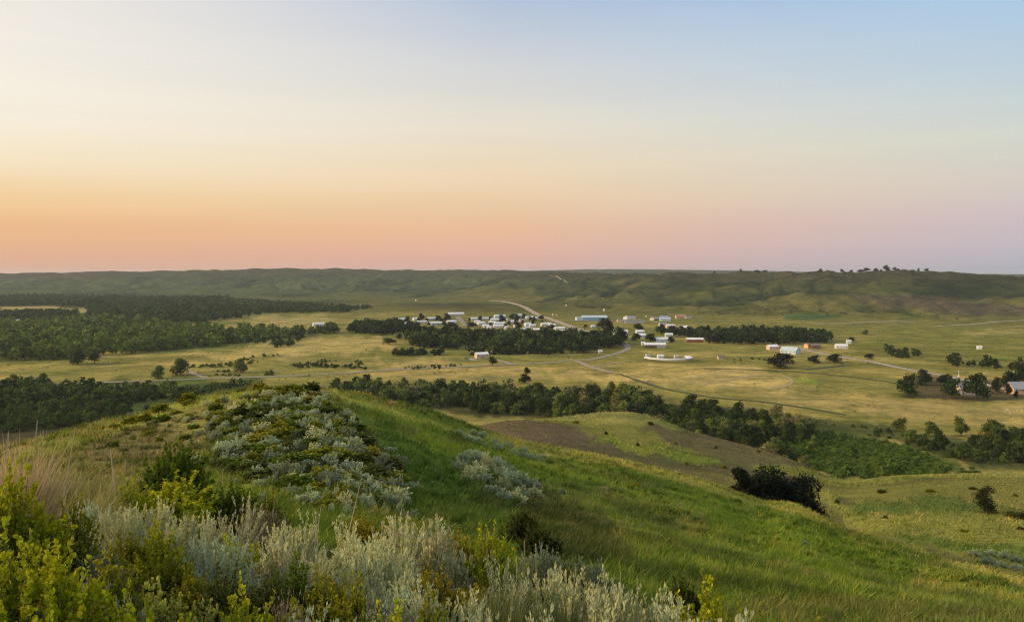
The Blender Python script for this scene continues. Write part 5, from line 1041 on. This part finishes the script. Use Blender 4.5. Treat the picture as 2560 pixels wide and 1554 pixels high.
# vehicles
def wheels(e, xs, y, r, n='wheel'):
    for x in xs:
        for s in (-1, 1):
            w = MB().tube([(x, s*y-.12, r), (x, s*y+.12, r)], r, 14).build('wheel', M['tyre'], e); MB().tube([(x, s*y-.135, r), (x, s*y+.135, r)], r*.5, 10).build('rim', M['trim'], w)
p = hit(*k3(338, 582), 450); e = link('school_bus', None, None, p, (0, 0, R(6) - math.atan2(p[0], p[1]))); tag(e, 'yellow school bus parked in the yard inside the road bend', 'bus')
MB().prism([(-1.2, .5), (1.2, .5), (1.25, 2.5), (1.0, 3.0), (.4, 3.15), (-.4, 3.15), (-1.0, 3.0), (-1.25, 2.5)], -5.2, 4.0).build('body', M['bus'], e); MB().prism([(-1, .5), (1, .5), (1, 1.45), (.85, 1.6), (-.85, 1.6), (-1, 1.45)], 4.02, 5.6).build('hood', M['bus'], e)
for i in range(9): MB().box(-4.8 + i*.92, -4.1 + i*.92, -1.28, -1.2, 1.75, 2.4).build('window', M['glass'], e)
MB().box(3.98, 4.06, -1, 1, 1.7, 2.6).build('windscreen', M['glass'], e); MB().box(-5.2, 4, -1.275, -1.19, 1.2, 1.3).build('stripe', M['dark'], e); MB().box(5.6, 5.75, -1.1, 1.1, .45, .7).build('bumper', M['dark'], e); wheels(e, (-3.2, 4.6), 1.05, .5)
def car(px, py, mat, label, yaw=0, van=False):
    p = hit(px, py, 450); e = link('parked_car', None, None, p, (0, 0, R(yaw) - math.atan2(p[0], p[1]))); tag(e, label, 'car', 'parked cars')
    MB().prism([(-.9, .35), (.9, .35), (.92, .8), (.82, 1.0), (-.82, 1.0), (-.92, .8)], -2.3, 2.3).build('body', mat, e); x1 = 1.3 if not van else 1.7
    MB().add([(-1.7, -.78, 1.0), (x1, -.78, 1.0), (x1, .78, 1.0), (-1.7, .78, 1.0), (-1.2, -.62, 1.6 + .3*van), (x1-.7, -.62, 1.6 + .3*van), (x1-.7, .62, 1.6 + .3*van), (-1.2, .62, 1.6 + .3*van)], [(3,2,1,0), (4,5,6,7), (0,1,5,4), (1,2,6,5), (2,3,7,6), (3,0,4,7)]).build('windows', M['glass'], e)
    MB().box(-1.2, x1-.7, -.63, .63, 1.61 + .3*van, 1.66 + .3*van).build('roof', mat, e); wheels(e, (-1.45, 1.45), .8, .33)
for x, y, mt, lab, yw in [(512,522,'carwhite','white car parked before the pinkish house in the bend',10),(545,516,'carred','red car parked at the end of the pinkish house in the bend',-20),(440,575,'carred','dark red car parked beside the school bus',60),(470,545,'carblue','dark blue car parked inside the road bend',30)]: car(*k3(x, y), M[mt], lab, yw)
for x, y, mt, lab, yw in [(1410,672,'cargrey','grey car among scrap beside the long pink house',12),(1440,676,'carwhite','white car nearest the long pink house',-15),(1475,684,'carwhite','white car parked on the grass below the long pink house',8),(1380,668,'carblue','dark car farthest out from the long pink house',30)]: car(*k2(x, y), M[mt], lab, yw)
for x, y, mt, lab, yw in [(940,250,'carwhite','white van parked behind the long grey building',20),(1005,232,'cargrey','grey car parked behind the upper lane buildings',20)]: car(*k3(x, y), M[mt], lab, yw, True)
# tanks, poles, rocks
def tank(px, py, hpx, label):
    p = hit(px, py, 450); m = p[1]/F; r = hpx*m*.42; h = hpx*m; e = link('water_tank', None, None, p); tag(e, label, 'tank', 'small white tanks on the grass'); MB().cyl(0, 0, -.3, h*.78, r, 16).build('shell', M['tank'], e); MB().cyl(0, 0, h*.79, h, r*1.02, 16, r*.15).build('cap', M['tank'], e)
for x, y, h, lab in [(150,104,4,'small white tank farthest up the grass above the blue shed'),(552,156,5.5,'white tank on the grass behind the blue shed'),(456,240,5,'white tank right in front of the blue shed'),(8,205,4,'white tank above the road on the village side'),(50,205,3,'smaller white tank next to the one above the road'),(1000,222,3.5,'small pale tank behind the upper yard')]: tank(*k3(x, y), h, lab)
tank(*k4(320, 434), 6, 'round white tank beside the dark grove')
tank(*k2(848, 52), 4, 'tiny white tank far out on the grass below the far hills')
def pole(px, py, hpx, label, rmin=450):
    p = hit(px, py, rmin); m = p[1]/F; h = hpx*m; e = link('utility_pole', None, None, p); tag(e, label, 'utility pole', 'utility poles'); MB().cyl(0, 0, -.8, h, .17, 8, .11).build('pole', M['wood'], e); MB().box(-1.2, 1.2, -.07, .07, h-.9, h-.74).build('crossarm', M['wood'], e)
    for x in (-1, -.4, .4, 1): MB().cyl(x, 0, h-.74, h-.5, .06, 6).build('insulator', M['tank'], e)
for px, py, h, lab in [(1231,888,24,'utility pole beside the long pink house'),(757,842,16,'utility pole at the tail of the wide wood'),(752,893,22,'utility pole in the straw field by the lone cottonwood'),(2488,782,16,'utility pole on the dark hillside'),(2318,778,12,'farther utility pole on the dark hillside'),(2202,832,12,'utility pole by the foot of the hill'),(860,931,24,'utility pole on the valley road before the knoll'),(282,930,22,'utility pole behind the pale field by the thicket')]: pole(px, py, h, lab)
def rock(px, py, wpx, label, grp):
    p = hit(px, py, 300); m = p[1]/F; g = np.random.default_rng(int(px*3)); import bmesh; bm = bmesh.new(); bmesh.ops.create_icosphere(bm, subdivisions=2, radius=.5)
    for v in bm.verts: v.co *= 1 + .25*(g.random() - .5); v.co.z *= .75
    me = bpy.data.meshes.new('pale_rock'); bm.to_mesh(me); bm.free(); me.materials.append(M['rock']); o = link('pale_rock', me, None, (p[0], p[1], p[2] + .1), None, (wpx*m, wpx*m*.8, wpx*m)); tag(o, label, 'rock', grp)
for x, y in [(2302,1062),(2318,1064),(2330,1080),(2332,1100),(2400,1068),(2445,1066),(2290,1068),(2360,1140)]: rock(*k4(x, y), 4, 'pale rock lying in the dry field by the outer brush', 'pale rocks in the dry field')
for x, y in [(720,768),(735,766),(752,764),(768,766),(790,760),(620,802),(672,784),(452,798)]: rock(*k1(x, y), 3, 'pale rock in the field below the wide wood', 'pale rocks below the wide wood')
# ------------------------------------------------------------------ camera, sky, sun, air
cam = bpy.data.cameras.new('camera'); co = bpy.data.objects.new('camera', cam); C.objects.link(co); bpy.context.scene.camera = co
co.location = (0, 0, HC); co.rotation_euler = (R(90), 0, 0); cam.sensor_width = 36; cam.lens = 36 * F / 2560; cam.shift_y = -(777 - Y0) / 2560
cam.clip_start = .1; cam.clip_end = 90000
SUN_AZ, SUN_EL = R(-98), R(19)
w = bpy.data.worlds.new('World'); bpy.context.scene.world = w; w.use_nodes = True; nt = w.node_tree; L = nt.links; bg = nt.nodes['Background']
tc = nd(nt, 'ShaderNodeTexCoord'); sx = nd(nt, 'ShaderNodeSeparateXYZ'); L.new(tc.outputs['Generated'], sx.inputs[0])
el = mathn(nt, 'ARCSINE', mathn(nt, 'MINIMUM', mathn(nt, 'MAXIMUM', sx.outputs['Z'], 0.0), 1.0)); pe = mathn(nt, 'SQRT', mathn(nt, 'DIVIDE', el, math.pi / 2))
az = mathn(nt, 'ARCTAN2', sx.outputs['X'], sx.outputs['Y'])
def epos(row): return math.sqrt(math.atan((Y0 - row * S) / F) / (math.pi / 2)) if row * S < Y0 else 0
def ramp(stops):
    r = nd(nt, 'ShaderNodeValToRGB'); e = r.color_ramp.elements
    for i, (p, c) in enumerate(stops):
        x = e[i] if i < 2 else e.new(min(p, 1)); x.position = p; x.color = (*lin(*c), 1)
    L.new(pe, r.inputs[0]); return r.outputs[0]
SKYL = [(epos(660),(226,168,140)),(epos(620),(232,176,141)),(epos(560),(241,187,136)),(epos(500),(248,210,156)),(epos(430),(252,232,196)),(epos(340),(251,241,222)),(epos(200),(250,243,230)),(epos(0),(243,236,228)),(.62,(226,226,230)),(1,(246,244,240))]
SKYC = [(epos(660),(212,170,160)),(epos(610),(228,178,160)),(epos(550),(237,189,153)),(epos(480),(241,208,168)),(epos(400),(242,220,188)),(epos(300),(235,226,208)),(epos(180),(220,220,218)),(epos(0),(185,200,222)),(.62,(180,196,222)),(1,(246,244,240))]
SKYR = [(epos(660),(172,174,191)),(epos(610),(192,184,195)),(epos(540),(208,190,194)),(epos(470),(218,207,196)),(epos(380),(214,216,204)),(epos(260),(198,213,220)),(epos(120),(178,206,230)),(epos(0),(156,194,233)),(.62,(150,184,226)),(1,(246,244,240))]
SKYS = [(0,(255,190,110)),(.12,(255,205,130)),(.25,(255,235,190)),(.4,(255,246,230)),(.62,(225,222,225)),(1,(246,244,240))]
cl, cc, cr, cs = ramp(SKYL), ramp(SKYC), ramp(SKYR), ramp(SKYS)  # zenith stop of every ramp raised as added fill light on the ground
def mr(a, b):
    n = nd(nt, 'ShaderNodeMapRange'); n.interpolation_type = 'LINEAR'; L.new(az, n.inputs[0]); n.inputs[1].default_value = a; n.inputs[2].default_value = b; return n.outputs[0]
A0 = math.atan(1280 / F)
c1 = mixc(nt, mr(-A0, -.02), cl, cc); c1 = mixc(nt, mr(.0, A0), c1, cr)
# round the back: past the sun on one side, on the other a brightened sky added to light the land
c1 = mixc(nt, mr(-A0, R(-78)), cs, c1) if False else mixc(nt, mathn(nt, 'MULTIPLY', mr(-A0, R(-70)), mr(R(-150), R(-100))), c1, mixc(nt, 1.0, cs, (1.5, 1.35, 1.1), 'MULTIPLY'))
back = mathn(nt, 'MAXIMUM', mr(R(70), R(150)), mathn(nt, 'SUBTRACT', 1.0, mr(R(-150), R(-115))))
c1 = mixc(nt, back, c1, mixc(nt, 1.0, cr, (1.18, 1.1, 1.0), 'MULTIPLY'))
mp = nd(nt, 'ShaderNodeMapping'); mp.inputs['Scale'].default_value = (1.6, 1.6, 26); L.new(tc.outputs['Generated'], mp.inputs[0]); cn = noise(nt, mp.outputs[0], 1.0, 5, .55)
c1 = mixc(nt, 1.0, c1, mixc(nt, maprange(nt, cn, .35, .68), (.978, .982, .99), (1.022, 1.016, 1.008)), 'MULTIPLY')
sky = nd(nt, 'ShaderNodeTexSky', sky_type='NISHITA'); sky.sun_disc = False; sky.sun_elevation = SUN_EL; sky.sun_rotation = SUN_AZ
ns = mixc(nt, 1.0, sky.outputs[0], (.1, .1, .1), 'MULTIPLY')
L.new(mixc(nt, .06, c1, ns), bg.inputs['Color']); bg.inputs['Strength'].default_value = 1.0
sun = bpy.data.lights.new('sun', 'SUN'); sun.energy = 3.6; sun.angle = R(7); sun.color = (1, .74, .46); so = bpy.data.objects.new('sun', sun); C.objects.link(so)
dv = Vector((math.sin(SUN_AZ) * math.cos(SUN_EL), math.cos(SUN_AZ) * math.cos(SUN_EL), math.sin(SUN_EL))); so.rotation_euler = dv.to_track_quat('Z', 'Y').to_euler(); so.location = (-200, 60, 250)
hz = MB().box(-14500, 14500, -14500, 14500, -60, 175); hm = bpy.data.materials.new('haze'); hm.use_nodes = True; hn = hm.node_tree
hn.nodes.remove(hn.nodes['Principled BSDF']); pv = hn.nodes.new('ShaderNodeVolumePrincipled'); pv.inputs['Color'].default_value = (.80, .88, .92, 1); pv.inputs['Density'].default_value = .00004; pv.inputs['Anisotropy'].default_value = .2
hn.links.new(pv.outputs[0], hn.nodes['Material Output'].inputs['Volume']); ho = hz.build('haze', hm); tag(ho, 'thin evening haze filling the valley air', kind='stuff')
sc = bpy.context.scene; sc.view_settings.view_transform = 'Standard'; sc.view_settings.look = 'None'; sc.view_settings.exposure = 0; sc.view_settings.gamma = 1
sc.render.engine = 'CYCLES'; sc.cycles.max_bounces = 5; sc.cycles.diffuse_bounces = 3; sc.cycles.transmission_bounces = 3; sc.cycles.transparent_max_bounces = 4; sc.cycles.volume_bounces = 0
sc.cycles.use_denoising = True; sc.cycles.use_adaptive_sampling = True; sc.cycles.adaptive_threshold = .02; sc.cycles.filter_width = 1.2
